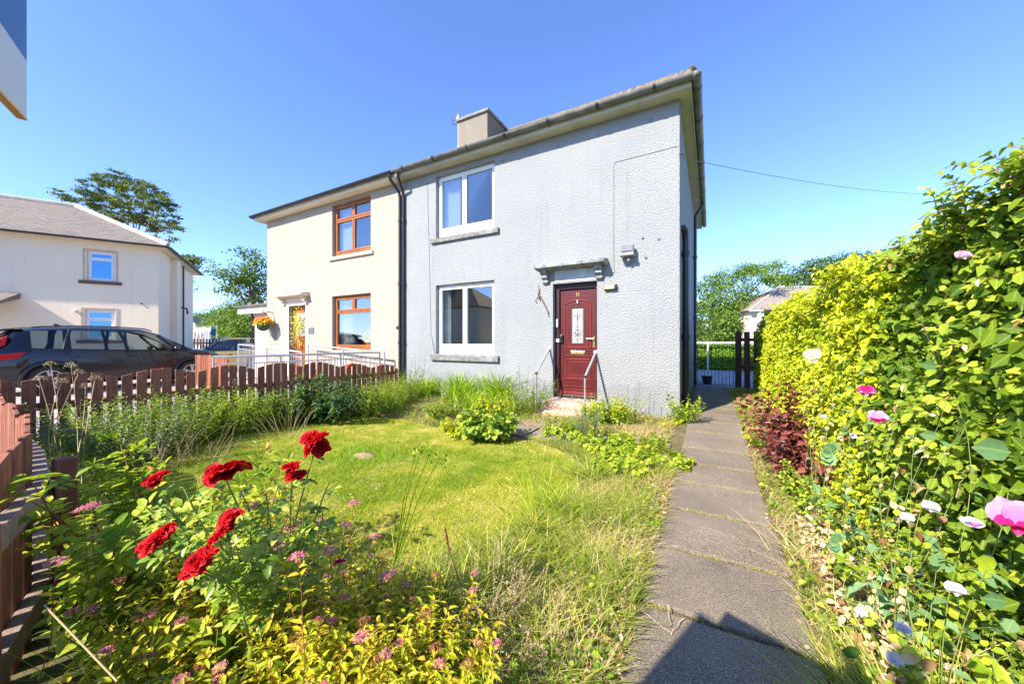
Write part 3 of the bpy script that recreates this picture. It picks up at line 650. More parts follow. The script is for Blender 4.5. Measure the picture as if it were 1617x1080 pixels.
so_ = MB(); so_.box(-13.3, .28, -.28, 6.9, 5.0, 5.04); so_.build('soffit', M['soffit_cream'], W)
rm_, c_ = hip_roof(-13.6, .36, -.36, 6.96, 5.10, 28.5, True, True, .07)
rW = rm_.build('roof', M['slate'], W, fix=False)
rr_ = MB(); a_, b_, ff = np.array(c_[1]), np.array(c_[5]), np.array(c_[4])
rr_.tube([a_ + (0, 0, .03), b_ + (0, 0, .03)], .09, 6); rr_.tube([b_ + (0, 0, .03), ff + (0, 0, .03)], .09, 6); rr_.build('ridge', M['ridge'], rW)
gutter(W, [(-13.4, -.40, 5.06), (.40, -.40, 5.06), (.40, 6.9, 5.06)], .05, M['black'])
q = MB(); q.tube([(.06, 4.0, 5.0), (.06, 4.0, 0)], .035, 8); q.tube([(.06, 3.2, 2.9), (.3, 3.3, 2.85), (.3, 3.5, 2.6)], .04, 6); q.build('downpipe', M['black'], W)
q = MB(); q.sphere((-2.25, -.05, 2.38), .05, .05, .05); q.box(-2.3, -2.2, -.03, 0, 2.34, 2.42); q.build('security_camera', M['whiteplastic'], W)
q = MB(); q.box(-.52, -.46, -.03, 0, 2.72, 2.77); q.build('vent', M['black'], W)
q = MB(); q.prism([(-1.2, 2.45), (-1.25, 2.52), (0, 2.95), (0, 2.75)], 'x', -6.6, -3.55); po = q.build('porch_roof', M['slate'], W)
q = MB(); q.box(-3.72, -3.62, -1.1, -1.0, 0, 2.45); q.box(-6.5, -6.4, -1.1, -1.0, 0, 2.45); q.build('porch_post', M['pvc_white'], W)
# blue and white bunting under the porch
bu = MB(); 
for i in range(8):
    x = -5.4 + i * .22; zt = 2.42 - .05 * math.sin(math.pi * (i % 4) / 3.5); bu.add([(x, -1.26, zt), (x + .19, -1.26, zt), (x + .095, -1.27, zt - .17)], [(0, 1, 2)])
    bu.add([(x, -1.262, zt), (x + .19, -1.262, zt), (x + .19, -1.262, zt + .03), (x, -1.262, zt + .03)], [(0, 1, 2, 3)])
for i in range(4):
    x = -4.2 + i * .18; bu.add([(x, -1.26, 2.42), (x + .16, -1.26, 2.41), (x + .08, -1.27, 2.26)], [(0, 1, 2)])
bo = bu.build('bunting', simple('blue_white_cloth', (.25, .32, .6), .8, var=.6, scale=6), None, fix=False); bo.location = W.location; bo.rotation_euler = (0, 0, aW)
tag(bo, 'blue and white bunting along the porch edge of the cream house at the left', 'bunting')

# ================= right distant house =================
r0 = FW * 41 + RT * 27.3 + CAM[:2]
FH = empty('house', (r0[0], r0[1], 0), R(28.93), 'far pale pink house with brown hip roof and satellite dish beyond the garden gate', 'house')
q = MB(); wall_with_holes(q, 0, 16, -.3, 4.8, [(6, 7.2, 2.8, 4.2)]); q.add([(0, 0, -.3), (0, 9, -.3), (0, 9, 4.8), (0, 0, 4.8)], [(3, 2, 1, 0)]); q.build('wall', M['pink_cast'], FH, fix=False)
q = MB(); c = [(-.5, -.5, 4.8), (17, -.5, 4.8), (17, 10, 4.8), (-.5, 10, 4.8), (6.6, 4.5, 8.2), (14, 4.5, 8.2)]
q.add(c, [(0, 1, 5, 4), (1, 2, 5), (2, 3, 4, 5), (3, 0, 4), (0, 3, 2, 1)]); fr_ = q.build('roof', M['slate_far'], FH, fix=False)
q = MB(); q.tube([c[0], c[4]], .12, 6); q.tube([c[4], c[5]], .12, 6); q.box(-.5, 17, -.56, -.5, 4.66, 4.84); q.build('ridge', M['ridge'], fr_)
tq = .62; q = MB(); px_, py_, pz_ = 7.6, -.5 + 5 * tq, 4.8 + 3.4 * tq + .05; q.box(px_, px_ + 1.0, py_ - .5, py_ + .5, pz_ - .2, pz_ + .25); q.build('skylight', M['glass_blue'], fr_)
dq = MB()
vs = [(0, 0, 0)]; n = 20
for k in (1, 2, 3):
    for j in range(n):
        th = 6.283 * j / n; rr = .42 * k / 3; vs.append((rr * math.cos(th), -(rr * rr) * .5, rr * math.sin(th)))
fs = [(0, 1 + j, 1 + (j + 1) % n) for j in range(n)]
for k in (0, 1):
    for j in range(n): fs.append((1 + k * n + j, 1 + (k + 1) * n + j, 1 + (k + 1) * n + (j + 1) % n, 1 + k * n + (j + 1) % n))
dq.add(vs, fs); dq.tube([(0, 0, -.3), (0, -.5, -.1)], .02, 4); dq.tube([(0, 0, 0), (0, .4, -.4)], .03, 4)
do = dq.build('satellite_dish', simple('dish_grey', (.6, .6, .6), .4), None, fix=False, smooth=True)
p = FW * 40.4 + RT * 27.95 + CAM[:2]; do.location = (p[0], p[1], 4.15); do.rotation_euler = (0, 0, R(20))
tag(do, 'white satellite dish on the wall of the far pink house beyond the gate', 'dish')

# far small houses beyond the drive, laundry
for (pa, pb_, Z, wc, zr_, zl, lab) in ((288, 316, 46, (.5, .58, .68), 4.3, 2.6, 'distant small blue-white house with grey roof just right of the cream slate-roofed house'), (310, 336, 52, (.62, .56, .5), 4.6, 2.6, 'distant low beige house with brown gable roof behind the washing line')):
    p0 = at(pa, 540, Z)[:2]; wd = (pb_ - pa) / FPX * Z
    e = empty('house', (p0[0], p0[1], 0), R(28.93), lab, 'house')
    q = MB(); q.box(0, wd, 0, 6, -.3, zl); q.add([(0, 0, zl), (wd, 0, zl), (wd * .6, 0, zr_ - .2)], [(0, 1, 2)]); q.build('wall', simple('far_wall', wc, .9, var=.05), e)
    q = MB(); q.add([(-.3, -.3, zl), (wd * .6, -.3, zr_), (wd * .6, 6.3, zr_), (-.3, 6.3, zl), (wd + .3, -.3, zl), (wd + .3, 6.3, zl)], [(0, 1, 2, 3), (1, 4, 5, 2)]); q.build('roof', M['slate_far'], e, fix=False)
lq = MB(); p0 = at(289, 520, 24); p1 = at(334, 522, 23); wht = simple('white_sheet', (.72, .76, .84), .9, var=.03)
def sheetcloth(a, b, z, h, name, mt_):
    m = MB(); vs = []; fs = []; n = 18
    for i in range(n + 1):
        t = i / n; x = a[0] + (b[0] - a[0]) * t; y = a[1] + (b[1] - a[1]) * t
        for k in range(5):
            u = k / 4; o = .10 * u * math.sin(t * 19 + u); vs.append((x + o * .5, y - o, z - h * u * (1 - .12 * math.sin(t * 7)) - .06 * math.sin(math.pi * t)))
    for i in range(n):
        for k in range(4): fs.append((i * 5 + k, (i + 1) * 5 + k, (i + 1) * 5 + k + 1, i * 5 + k + 1))
    m.add(vs, fs); return m.build(name, mt_, None, smooth=True, fix=False)
LN = empty('washing_line', (at(312, 540, 23)[0], at(312, 540, 23)[1], 0), R(28.93), 'washing line with metal poles carrying sheets beyond the dark picket fence', 'washing line')
q = MB(); q.tube([(-1.25, 0, 0), (-1.25, 0, 2.35)], .025, 6); q.tube([(1.25, 0, 0), (1.25, 0, 2.3)], .025, 6); q.build('pole', M['galv'], LN)
q = MB(); q.tube([(-1.25, 0, 2.3), (0, 0, 2.2), (1.25, 0, 2.26)], .008, 4); q.build('line', M['galv'], LN)
def lnp(x): v = Vector((x, 0)); c, s_ = math.cos(R(28.93)), math.sin(R(28.93)); return (LN.location[0] + c * x, LN.location[1] + s_ * x)
tag(sheetcloth(lnp(-.75), lnp(-.35), 2.22, 1.35, 'bed_sheet', wht), 'narrow pale blue-white sheet hanging at the left of the washing line', 'laundry')
tag(sheetcloth(lnp(-.25), lnp(.40), 2.20, 1.2, 'bed_sheet', simple('cream_sheet', (.70, .64, .58), .9)), 'cream patterned sheet hanging in the middle of the washing line', 'laundry')
tag(sheetcloth(lnp(.42), lnp(.85), 2.20, 1.3, 'bed_sheet', wht), 'white sheet hanging at the right of the washing line', 'laundry')
tag(sheetcloth(lnp(.87), lnp(1.1), 2.2, .5, 'towel', simple('teal_towel', (.03, .16, .28), .9)), 'small teal towel at the right end of the washing line', 'laundry')

# ================= picket fences =================
def wood(name, c1, c2, c3):
    m, nt, p = mat_base(name)
    tc = nd(nt, 'ShaderNodeTexCoord'); mp = nd(nt, 'ShaderNodeMapping'); mp.inputs['Scale'].default_value = (9, 9, 1.2); nt.links.new(tc.outputs['Object'], mp.inputs[0])
    c = ramp(nt, noise(nt, 4, 5, .7, vec=mp.outputs[0]), [(.3, c1), (.52, c2), (.74, c3)])
    oi = nd(nt, 'ShaderNodeObjectInfo'); hv = nd(nt, 'ShaderNodeHueSaturation'); nt.links.new(c, hv.inputs['Color'])
    mm_ = nd(nt, 'ShaderNodeMath', operation='MULTIPLY_ADD'); nt.links.new(oi.outputs['Random'], mm_.inputs[0]); mm_.inputs[1].default_value = .6; mm_.inputs[2].default_value = .7
    nt.links.new(mm_.outputs[0], hv.inputs['Value']); nt.links.new(hv.outputs[0], p.inputs['Base Color']); p.inputs['Roughness'].default_value = .8
    bump(nt, p, noise(nt, 30, 5, .7, vec=mp.outputs[0]), .5, .004); return m
M['red_wood'] = wood('red_brown_stain', (.16, .055, .030), (.29, .095, .050), (.42, .19, .11))
M['old_wood'] = wood('weathered_rail', (.24, .15, .10), (.36, .26, .20), (.48, .41, .37))
M['dark_wood'] = wood('dark_brown_stain', (.055, .024, .018), (.10, .038, .028), (.16, .07, .05))
M['black_wood'] = wood('black_stain', (.014, .012, .012), (.022, .018, .018), (.04, .033, .03))
def fence(label, P, spacing, pw, pt, zb, ztop, amp, per, side, rails, rail_t, posts, mat, railmat=None, phase=0.0, jit=.008, rr_=None, group=None, tall=None, every=None):
    P = [np.array(p, float) for p in P]; seg = [np.linalg.norm(b - a) for a, b in zip(P[:-1], P[1:])]; tot = sum(seg)
    root = empty('picket_fence', (P[0][0], P[0][1], zb(0) if callable(zb) else zb), 0, label, 'fence', group); O = np.array(root.location)
    def pos(s_):
        for a, b, l in zip(P[:-1], P[1:], seg):
            if s_ <= l or b is P[-1]: return a + (b - a) / l * s_, (b - a) / l
            s_ -= l
    zt_ = ztop if callable(ztop) else (lambda s_: ztop)
    i = 0; s_ = .04
    while s_ < tot - .02:
        p, d = pos(s_); nrm = np.array([d[1], -d[0]]) * side; j = random.uniform(-jit, jit); h = zt_(s_) + amp * abs(math.sin(math.pi * (s_ + phase) / per)) + random.uniform(-.006, .006)
        sl = amp * math.pi / per * math.cos(math.pi * (s_ + phase) / per) * (1 if math.sin(math.pi * (s_ + phase) / per) > 0 else -1) * pw / 2 * .9
        c = p + nrm * (pt / 2 + rail_t / 2 + .002); w2 = pw / 2
        z0 = float(gz(0, -4)) if not callable(zb) and zb is None else (zb(s_) if callable(zb) else zb)
        lean = random.uniform(-.012, .012)
        mb = MB(); vs = []
        for (k, zz) in ((0, z0), (1, h)):
            for (a, b) in ((-1, -1), (1, -1), (1, 1), (-1, 1)):
                q = c + d * (w2 * a) + nrm * (pt / 2 * b) + d * lean * k; vs.append((q[0] - O[0], q[1] - O[1], zz + (sl * a if k else 0) - O[2]))
        mb.add(vs, [(0, 3, 2, 1), (4, 5, 6, 7), (0, 1, 5, 4), (1, 2, 6, 5), (2, 3, 7, 6), (3, 0, 4, 7)])
        mb.build('picket', mat, root, bevel=.003, seg=1)
        s_ += spacing + j; i += 1
    for zr__ in rails:
        mb = MB()
        for a, b in zip(P[:-1], P[1:]):
            d = (b - a) / np.linalg.norm(b - a); nn = np.array([d[1], -d[0]]); h2 = .042
            vs = []
            for q in (a - d * .0, b + d * .0):
                for (u, v) in ((-1, -1), (1, -1), (1, 1), (-1, 1)): vs.append((q[0] + nn[0] * rail_t / 2 * u - O[0], q[1] + nn[1] * rail_t / 2 * u - O[1], zr__ + h2 * v - O[2]))
            mb.add(vs, [(0, 3, 2, 1), (4, 5, 6, 7), (0, 1, 5, 4), (1, 2, 6, 5), (2, 3, 7, 6), (3, 0, 4, 7)])
        mb.build('rail', railmat or mat, root, bevel=.004, seg=1)
    for s_ in posts:
        p, d = pos(s_); nrm = np.array([d[1], -d[0]]) * -side; c = p + nrm * (rail_t / 2 + .045)
        mb = MB(); zt = zt_(s_) - .05
        mb.box(c[0] - .034 - O[0], c[0] + .034 - O[0], c[1] - .034 - O[1], c[1] + .034 - O[1], -.2 - O[2], zt - O[2]); mb.build('post', mat, root, bevel=.005)
    return root
# between the two front gardens (top scalloped)
fence('red-brown scalloped picket fence dividing the lawn garden from the black car side', [(-6.08, -.12), (-6.10, -5.58)], .128, .098, .02, -.1, lambda s_: .58 + .20 * min(1, s_ / 2.2), .085, .76, -1, [.50, .12], .04, [.1, 1.9, 3.7, 5.4], M['red_wood'])
# along the street, curving past the camera
fence('red-brown picket fence curving along the street edge at the bottom left', [(-6.12, -5.62), (-4.3, -5.70), (-2.95, -5.76), (-2.2, -5.86), (-1.62, -6.06), (-1.0, -6.36), (-.5, -6.64)], .128, .095, .022, -.14, .74, .07, .76, 1, [.55, .10], .05, [1.4, 3.95, 4.75], M['red_wood'], M['old_wood'], phase=.2)
fence('short red picket fence between the black car bonnet and the grey ramp railings', [(-12.9, -1.45), (-11.0, -1.45)], .115, .085, .02, -.05, .84, 0, 1, 1, [.7, .2], .03, [], M['red_wood'])
a_ = at(283, 540, 21.5)[:2]; b_ = at(425, 540, 21)[:2]
fence('near-black picket fence beyond the gold-bonneted car beside the cream house', [a_, b_], .2, .10, .025, -.05, 1.40, 0, 1, 1, [1.15, .3], .05, [.9], M['black_wood'])
fence('tall dark brown picket fence joining the metal side gate to the yellow hedge', [(1.06, 5.25), (3.0, 5.25)], .205, .135, .025, -.05, 1.50, 0, 1, 1, [1.28, .55], .04, [.0], M['dark_wood'])
# metal gate
G = empty('metal_gate', (.12, 5.25, -.02), 0, 'thin black metal bar gate across the shaded passage beside the house', 'gate')
q = MB(); q.tube([(0, 0, .05), (0, 0, 1.16), (.86, 0, 1.16), (.86, 0, .05), (0, 0, .05)], .011, 6); q.tube([(0, 0, .5), (.86, 0, .5)], .007, 5); q.build('gate_frame', M['black'], G)
q = MB()
for k in range(1, 10): q.tube([(.086 * k, 0, .05), (.086 * k, 0, 1.16)], .0055, 4, cap=False)
q.build('bars', M['black'], G)
q = MB(); q.tube([(0, 0, 0), (0, 0, -0), (0, 0, .1)], .12, 12, r1=.15); bk = q.build('bucket', M['blackplastic'], None); 
q = MB(); q.tube([(0, 0, 0), (0, 0, .24)], .11, 14, r1=.15); q.tube([(0, 0, .235), (0, 0, .25)], .16, 14); bpy.data.objects.remove(bk); bk = q.build('bucket', M['blackplastic'], None); bk.location = (.35, 5.9, -.02); tag(bk, 'black bucket on the gravel just behind the metal gate', 'bucket')
# yard rail
e = empty('post_and_rail', (-1.5, 12.7, -.08), 0, 'white top rail on thin posts in front of the clipped green hedge', 'fence')
q = MB(); q.box(0, 7.5, -.03, .03, 1.24, 1.30); q.build('rail', M['pvc_white'], e)
for k in range(5):
    q = MB(); q.box(k * 1.8, k * 1.8 + .06, -.03, .03, 0, 1.24); q.build('post', M['pvc_white'], e)

# ================= ramp railings =================
def railing(label, pts, zt, zl, nb, mat, group=None, base=None):
    P = [np.array(p, float) for p in pts]; root = empty('ramp_railing', (P[0][0], P[0][1], 0), 0, label, 'railing', group); O = np.array([P[0][0], P[0][1], 0])
    T = [np.array([p[0], p[1], z]) - O for p, z in zip(P, zt)]; B = [np.array([p[0], p[1], z]) - O for p, z in zip(P, zl)]
    q = MB(); q.tube(T, .021, 8); q.build('handrail', mat, root, smooth=True, sharp=50)
    q = MB(); q.tube(B, .014, 6); T2 = [t - np.array([0, 0, .12]) for t in T]; q.tube(T2, .012, 6); q.build('lower_rail', mat, root, smooth=True, sharp=50)
    for t, b in zip(T, B):
        q = MB(); q.tube([t, np.array([t[0], t[1], -.1])], .02, 8); q.build('post', mat, root, smooth=True, sharp=50)
    for i in range(len(P) - 1):
        n = max(1, int(np.linalg.norm(P[i + 1] - P[i]) / nb))
        for k in range(1, n):
            u = k / n; a = T2[i] + (T2[i + 1] - T2[i]) * u; b = B[i] + (B[i + 1] - B[i]) * u
            q = MB(); q.tube([a, b], .007, 5, cap=False); q.build('baluster', mat, root)
    return root
railing('long grey metal ramp railing just behind the scalloped picket fence', [(-6.28, -.45), (-6.42, -1.35), (-6.55, -2.5), (-7.0, -3.35)], [.98, .98, .97, .96], [.16, .14, .12, .12], .11, M['galv'], 'metal ramp railings of the cream house')
railing('grey metal ramp railing with dense bars sloping in front of the brown front door', [(-10.9, -.9), (-10.8, -1.3), (-9.4, -1.3), (-7.9, -1.3)], [1.16, 1.15, 1.08, .98], [.30, .28, .22, .15], .10, M['galv'], 'metal ramp railings of the cream house')
railing('grey metal ramp railing against the cream wall under the brown window', [(-9.4, -.22), (-7.9, -.22), (-6.35, -.25)], [1.15, 1.05, .97], [.3, .2, .15], .12, M['galv'], 'metal ramp railings of the cream house')
def steprail(x, y0, z0, y1, z1, zg, label):
    e = empty('handrail', (x, y1, zg), 0, label, 'handrail')
    q = MB(); q.tube([(0, y0 - y1 - .0, z0 - zg), (0, .02, z1 - zg + .01), (0, 0, z1 - zg - .02)], .018, 10); q.cyl((0, y0 - y1, z0 - zg), (0, y0 - y1 - .012, z0 - zg), .04, 12); q.build('rail', M['galv'], e, smooth=True, sharp=50)
    q = MB(); q.tube([(0, 0, z1 - zg - .02), (0, 0, 0)], .017, 10); q.build('post', M['galv_dull'], e, smooth=True, sharp=50)
    q = MB(); q.sphere((0, 0, z1 - zg), .024, .024, .024); q.build('elbow', M['blackplastic'], e, smooth=True)
steprail(-1.335, 0, 1.04, -.615, .66, -.08, 'grey metal handrail at the right of the front door steps')
steprail(-2.21, 0, 1.10, -.60, .68, -.08, 'grey metal handrail at the left of the front door steps')

# phone cable
q = MB(); a = np.array([.02, .35, 4.28]); b = np.array([11.1, 18.0, 8.0]); pts = []
for i in range(25):
    t = i / 24; p = a + (b - a) * t; p[2] -= .35 * 4 * t * (1 - t); pts.append(p)
q.tube(pts, .0055, 5); q.tube([(.0, .35, 4.34), (.05, .35, 4.34)], .015, 6); tag(q.build('telephone_cable', simple('cable_grey', (.2, .2, .21), .6)), 'thin telephone cable running from the grey house corner across the sky to the right', 'cable')

# ================= for-sale board, and an added board casting the path shadow =================
sgm, nt, p = mat_base('board_print')
tc = nd(nt, 'ShaderNodeTexCoord'); sep = nd(nt, 'ShaderNodeSeparateXYZ'); nt.links.new(tc.outputs['Object'], sep.inputs[0])
ma = nd(nt, 'ShaderNodeMath', operation='MULTIPLY_ADD'); nt.links.new(sep.outputs[0], ma.inputs[0]); ma.inputs[1].default_value = -0.06; nt.links.new(sep.outputs[2], ma.inputs[2])
gt = nd(nt, 'ShaderNodeMath', operation='GREATER_THAN'); nt.links.new(ma.outputs[0], gt.inputs[0]); gt.inputs[1].default_value = 1.518
nt.links.new(mix(nt, gt.outputs[0], (.80, .80, .80), (.012, .16, .42)), p.inputs['Base Color']); p.inputs['Roughness'].default_value = .35
def board(P, rz, w_, h, z, label, mt_, post):
    e = empty('sale_or_shadow_board', (P[0], P[1], 0), rz, label, 'sign board'); q = MB(); q.box(0, w_, -.003, .003, z, z + h); bo_ = q.build('panel', mt_, e)
    q = MB(); q.box(0, w_, -.0035, .0035, z - .003, z - .0005); q.build('panel_edge', M['brass'], e)
    q = MB(); q.box(post - .035, post + .035, .02, .09, -.15, z + h + .1); q.build('post', M['old_wood'], e)
    return e
F0 = at(35, 540, .38)
board((F0[0], F0[1]), math.atan2(-.4, .917), 0.80, .131, 1.458, 'blue and white estate agent board hanging at the top left edge of the photo', sgm, .6)
for m_ in bpy.data.objects:
    pass
board((-.64, -7.12), math.atan2(-.4, .917), 1.1, 1.25, 1.1, 'plain white board on a wooden post added unseen behind the viewer to shadow the path', M['whiteplastic'], .55)  # unseen board added behind the camera to throw the foreground path shadow
# houses over the street behind the camera (seen in reflections)
for k, (x0, lab) in enumerate(((-33, 'beige house across the street mirrored in the ground floor window'), (-16, 'beige house across the street mirrored in the brown-framed window'))):
    e = empty('house', (x0, -25, 0), 0, lab, 'house', None)
    q = MB(); q.box(0, 12, -7, 0, -.2, 5.0); q.build('wall', M['far_cream'], e)
    rm_, c_ = hip_roof(-.3, 12.3, -7.3, .3, 5.0, 36); rm_.build('roof', M['roof'], e, fix=False)
    q = MB(); q.box(5.5, 6.5, -4, -3, 5, 8.6); q.build('chimney', M['chim'], e)
    q = MB()
    for xx in (1.5, 4.2, 7.2, 9.7):
        for zz in (1.0, 3.5): q.box(xx, xx + 1.2, .0, .03, zz, zz + 1.3)
    q.build('window', M['glass_blue'], e)

# ================= vehicles =================
def car(label, loc, rz, paint, trim, stations, L_arch, wheel_r, xw, glassx, wy, zoomrail=True, name='parked_car', tails=True):
    root = empty(name, loc, rz, label, 'car')
    K = np.array(stations, float)
    def S(x): return [float(np.interp(x, K[:, 0], K[:, i])) for i in range(1, K.shape[1])]
    xs = set(np.linspace(K[0, 0], K[-1, 0], 90).tolist()) | {g for a in glassx for g in a[:2]}
    for c in xw:
        for k in range(-10, 11): xs.add(c + L_arch * math.sin(k / 10 * math.pi / 2))
    xs = sorted(xs); 
    def sec(x):
        zb, zs, zbelt, zt, wb, wt = S(x)
        for c in xw:
            if abs(x - c) < L_arch - 1e-6: zb = max(zb, wheel_r + math.sqrt(max(0, L_arch ** 2 - (x - c) ** 2)) * 1.0)
        zm = max(zb + .02, zs); wm = wb * 1.0
        zb2 = max(zbelt, zm + .02)
        p = [(wb * .93, zb), (wb * .985, min(zb + .06, zm)), (wm, zm), (wb * .985, zm + (zb2 - zm) * .55), (wb * .955, zb2), (wb * .93 * .4 + wt * .6 + .0, zb2 + (zt - zb2) * .50), (wt, zb2 + (zt - zb2) * .88), (wt * .86, zt - .012), (wt * .5, zt + .012), (0, zt + .018)]
        return p
    secs = [sec(x) for x in xs]; n = len(secs[0]); body = MB(); glass = MB(); ws = MB(); vs = []
    for x, s_ in zip(xs, secs):
        for (y, z) in s_: vs.append((x, -y, z))
        for (y, z) in s_[::-1][1:]: vs.append((x, y, z))
    m = 2 * n - 1; fb_, fg_, fw_ = [], {}, {}
    gl = lambda x: any(a < x < b for a, b, *_ in glassx)
    for i in range(len(xs) - 1):
        xm = (xs[i] + xs[i + 1]) / 2; zb, zs, zbelt, zt, wb, wt = S(xm); side_glass = gl(xm) and zt - zbelt > .18
        slope = abs(S(xs[i + 1])[3] - S(xs[i])[3]) / (xs[i + 1] - xs[i] + 1e-9)
        for j in range(m - 1):
            f = (i * m + j, (i + 1) * m + j, (i + 1) * m + j + 1, i * m + j + 1)
            jj = j if j < n - 1 else m - 2 - j
            if jj in (4, 5) and side_glass: fg_.setdefault((j < n, [q for q, a_ in enumerate(glassx) if a_[0] < xm < a_[1]][0]), []).append(f)
            elif jj in (7, 8) and slope > .33 and zt > zbelt + .07: fw_.setdefault(xm > 0, []).append(f)
            else: fb_.append(f)
    # end caps
    for i in (0, len(xs) - 1): fb_.append(tuple(range(i * m, i * m + m)))
    def part(nm_, F, mt_):
        b = MB(); used = sorted({k for f in F for k in f}); mp = {k: q for q, k in enumerate(used)}
        b.add([vs[k] for k in used], [tuple(mp[k] for k in f) for f in F]); return b.build(nm_, mt_, root, smooth=True, sharp=38)
    part('body', fb_, paint); [part('side_window', F_, trim['glass']) for F_ in fg_.values()]; [part('windscreen' if k_ else 'rear_window', F_, trim['glass']) for k_, F_ in fw_.items()]
    # underside/inner dark
    q = MB(); q.box(xs[0] + .15, xs[-1] - .15, -.62, .62, .2, .55); q.build('chassis', M['blackplastic'], root)
    # pillars and dividing lines
    for (xa, xb) in trim['pillars']:
        for s2 in (-1, 1):
            q = MB()
            pa, pb2 = sec(xa), sec(xb); q.tube([(xa, s2 * (pa[4][0] + .004), pa[4][1]), ((xa * .5 + xb * .5), s2 * (sec((xa + xb) / 2)[5][0] + .012), (pa[5][1] + pb2[5][1]) / 2), (xb, s2 * (pb2[6][0] + .006), pb2[6][1])], .035, 6); q.build('pillar', trim['pillar_mat'], root)
    for s2 in (-1, 1):
        q = MB(); q.tube([(x, s2 * (sec(x)[4][0] + .004), sec(x)[4][1] + .004) for x in np.linspace(trim['gx'][0], trim['gx'][1], 14)], .012, 6); q.build('waist_trim', trim['waist'], root)
        if zoomrail:
            q = MB(); q.tube([(x, s2 * (S(x)[5] * .97), S(x)[3] + .02) for x in np.linspace(trim['gx'][0] + .1, trim['gx'][1] - .75, 14)], .016, 6); q.build('roof_rail', M['blackplastic'], root)
    for c in xw:
        for s2 in (-1, 1):
            a = MB(); pts = [(c + (L_arch + .0) * math.cos(t), s2 * (S(c)[4] * 0.985 + .012), wheel_r + (L_arch + .0) * math.sin(t)) for t in np.linspace(-.25, math.pi + .25, 22)]
            a.tube(pts, .045, 6, flat=1.0); a.build('wheel_arch', M['blackplastic'], root, smooth=True)
            a = MB(); a.tube([(c + (L_arch - .02) * math.cos(t), s2 * (wy - .14), wheel_r + (L_arch - .02) * math.sin(t)) for t in np.linspace(0, math.pi, 16)], .16, 6); a.build('arch_liner', M['blackplastic'], root)
            wroot = empty('wheel', (c, s2 * wy, wheel_r)); wroot.parent = root
            t = MB(); prof = [(.66, -.10), (.90, -.11), (1.0, -.07), (1.0, .07), (.90, .11), (.66, .10)]; nn = 32; vv = []; ff = []
            for k in range(nn):
                th = 6.2832 * k / nn
                for (r_, y_) in prof: vv.append((wheel_r * r_ * math.cos(th), y_, wheel_r * r_ * math.sin(th)))
            for k in range(nn):
                for j in range(6): ff.append((k * 6 + j, ((k + 1) % nn) * 6 + j, ((k + 1) % nn) * 6 + (j + 1) % 6, k * 6 + (j + 1) % 6))
            t.add(vv, ff); t.build('tyre', M['tyre'], wroot, smooth=True, sharp=40)
            t = MB(); ro = wheel_r * .66; yy = s2 * .085
            for k in range(5):
                for dth in (-.16, .16):
                    th = 6.2832 * k / 5 + .3; t.tube([(ro * .12 * math.cos(th), yy, ro * .12 * math.sin(th)), (ro * .95 * math.cos(th + dth), yy - s2 * .01, ro * .95 * math.sin(th + dth))], .026, 6)
            pts = [(ro * .97 * math.cos(a_), yy - s2 * .005, ro * .97 * math.sin(a_)) for a_ in np.linspace(0, 6.2832, 33)]; t.tube(pts, .02, 6); t.cyl((0, yy - s2 * .02, 0), (0, yy + s2 * .02, 0), .06, 14)
            t.build('rim', M['alloy'], wroot, smooth=True, sharp=40)
            t = MB(); t.cyl((0, -.05, 0), (0, .05, 0), ro * .98, 24); t.build('brake', M['blackplastic'], wroot)
    # mirrors, handles, lamps, plates
    for s2 in (-1, 1):
        xm_ = trim['mirror']; yb = s2 * (sec(xm_)[4][0]); zb_ = sec(xm_)[4][1]
        q = MB(); q.sphere((xm_, yb + s2 * .12, zb_ + .07), .07, .11, .075); q.tube([(xm_, yb, zb_), (xm_, yb + s2 * .08, zb_ + .05)], .025, 6); q.build('door_mirror', paint, root, smooth=True)
        for xh in trim['handles']:
            q = MB(); q.tube([(xh - .09, s2 * (S(xh)[4] * .985 + .012), zb_ - .12), (xh, s2 * (S(xh)[4] * .985 + .03), zb_ - .115), (xh + .09, s2 * (S(xh)[4] * .985 + .012), zb_ - .12)], .014, 6); q.build('door_handle', paint, root, smooth=True)
        for xd in trim['doors']:
            q = MB(); pts = [(xd, s2 * (a[0] + .0015), a[1]) for a in sec(xd)[1:5]]; q.tube(pts, .0045, 4); q.build('door_seam', M['blackplastic'], root)
    return root, S, sec
M['tyre'] = simple('tyre_rubber', (.02, .02, .021), .8); M['alloy'] = simple('alloy', (.55, .55, .56), .3, metal=.8)
def paintmat(name, c, metal=.2):
    m, nt, p = mat_base(name); p.inputs['Base Color'].default_value = (*c, 1); p.inputs['Roughness'].default_value = .18; p.inputs['Coat Weight'].default_value = .35; p.inputs['Coat Roughness'].default_value = .01; p.inputs['Metallic'].default_value = metal
    bump(nt, p, noise(nt, 3, 2), .04, .01); return m
black_paint = paintmat('black_paint', (.005, .006, .012), 0)
cg = glassmat('car_glass', (.55, .62, .62), .03)
stn = [(-2.20, .48, .70, 1.02, 1.04, .70, .55), (-2.14, .38, .70, 1.05, 1.13, .80, .60), (-2.02, .34, .70, 1.07, 1.38, .87, .62), (-1.85, .30, .70, 1.09, 1.55, .91, .66), (-1.5, .27, .70, 1.10, 1.62, .93, .68), (-.9, .25, .68, 1.07, 1.655, .935, .70),
       (-.2, .25, .66, 1.04, 1.66, .93, .71), (.35, .25, .66, 1.02, 1.62, .93, .70), (.70, .25, .66, 1.015, 1.50, .93, .68), (1.0, .26, .66, 1.01, 1.33, .93, .70), (1.30, .27, .66, 1.0, 1.12, .93, .74), (1.42, .27, .66, .99, 1.06, .93, .76), (1.8, .28, .64, .95, 1.02, .90, .72), (2.05, .30, .60, .88, .95, .84, .66), (2.18, .32, .58, .78, .80, .74, .6), (2.23, .36, .56, .66, .68, .62, .5)]
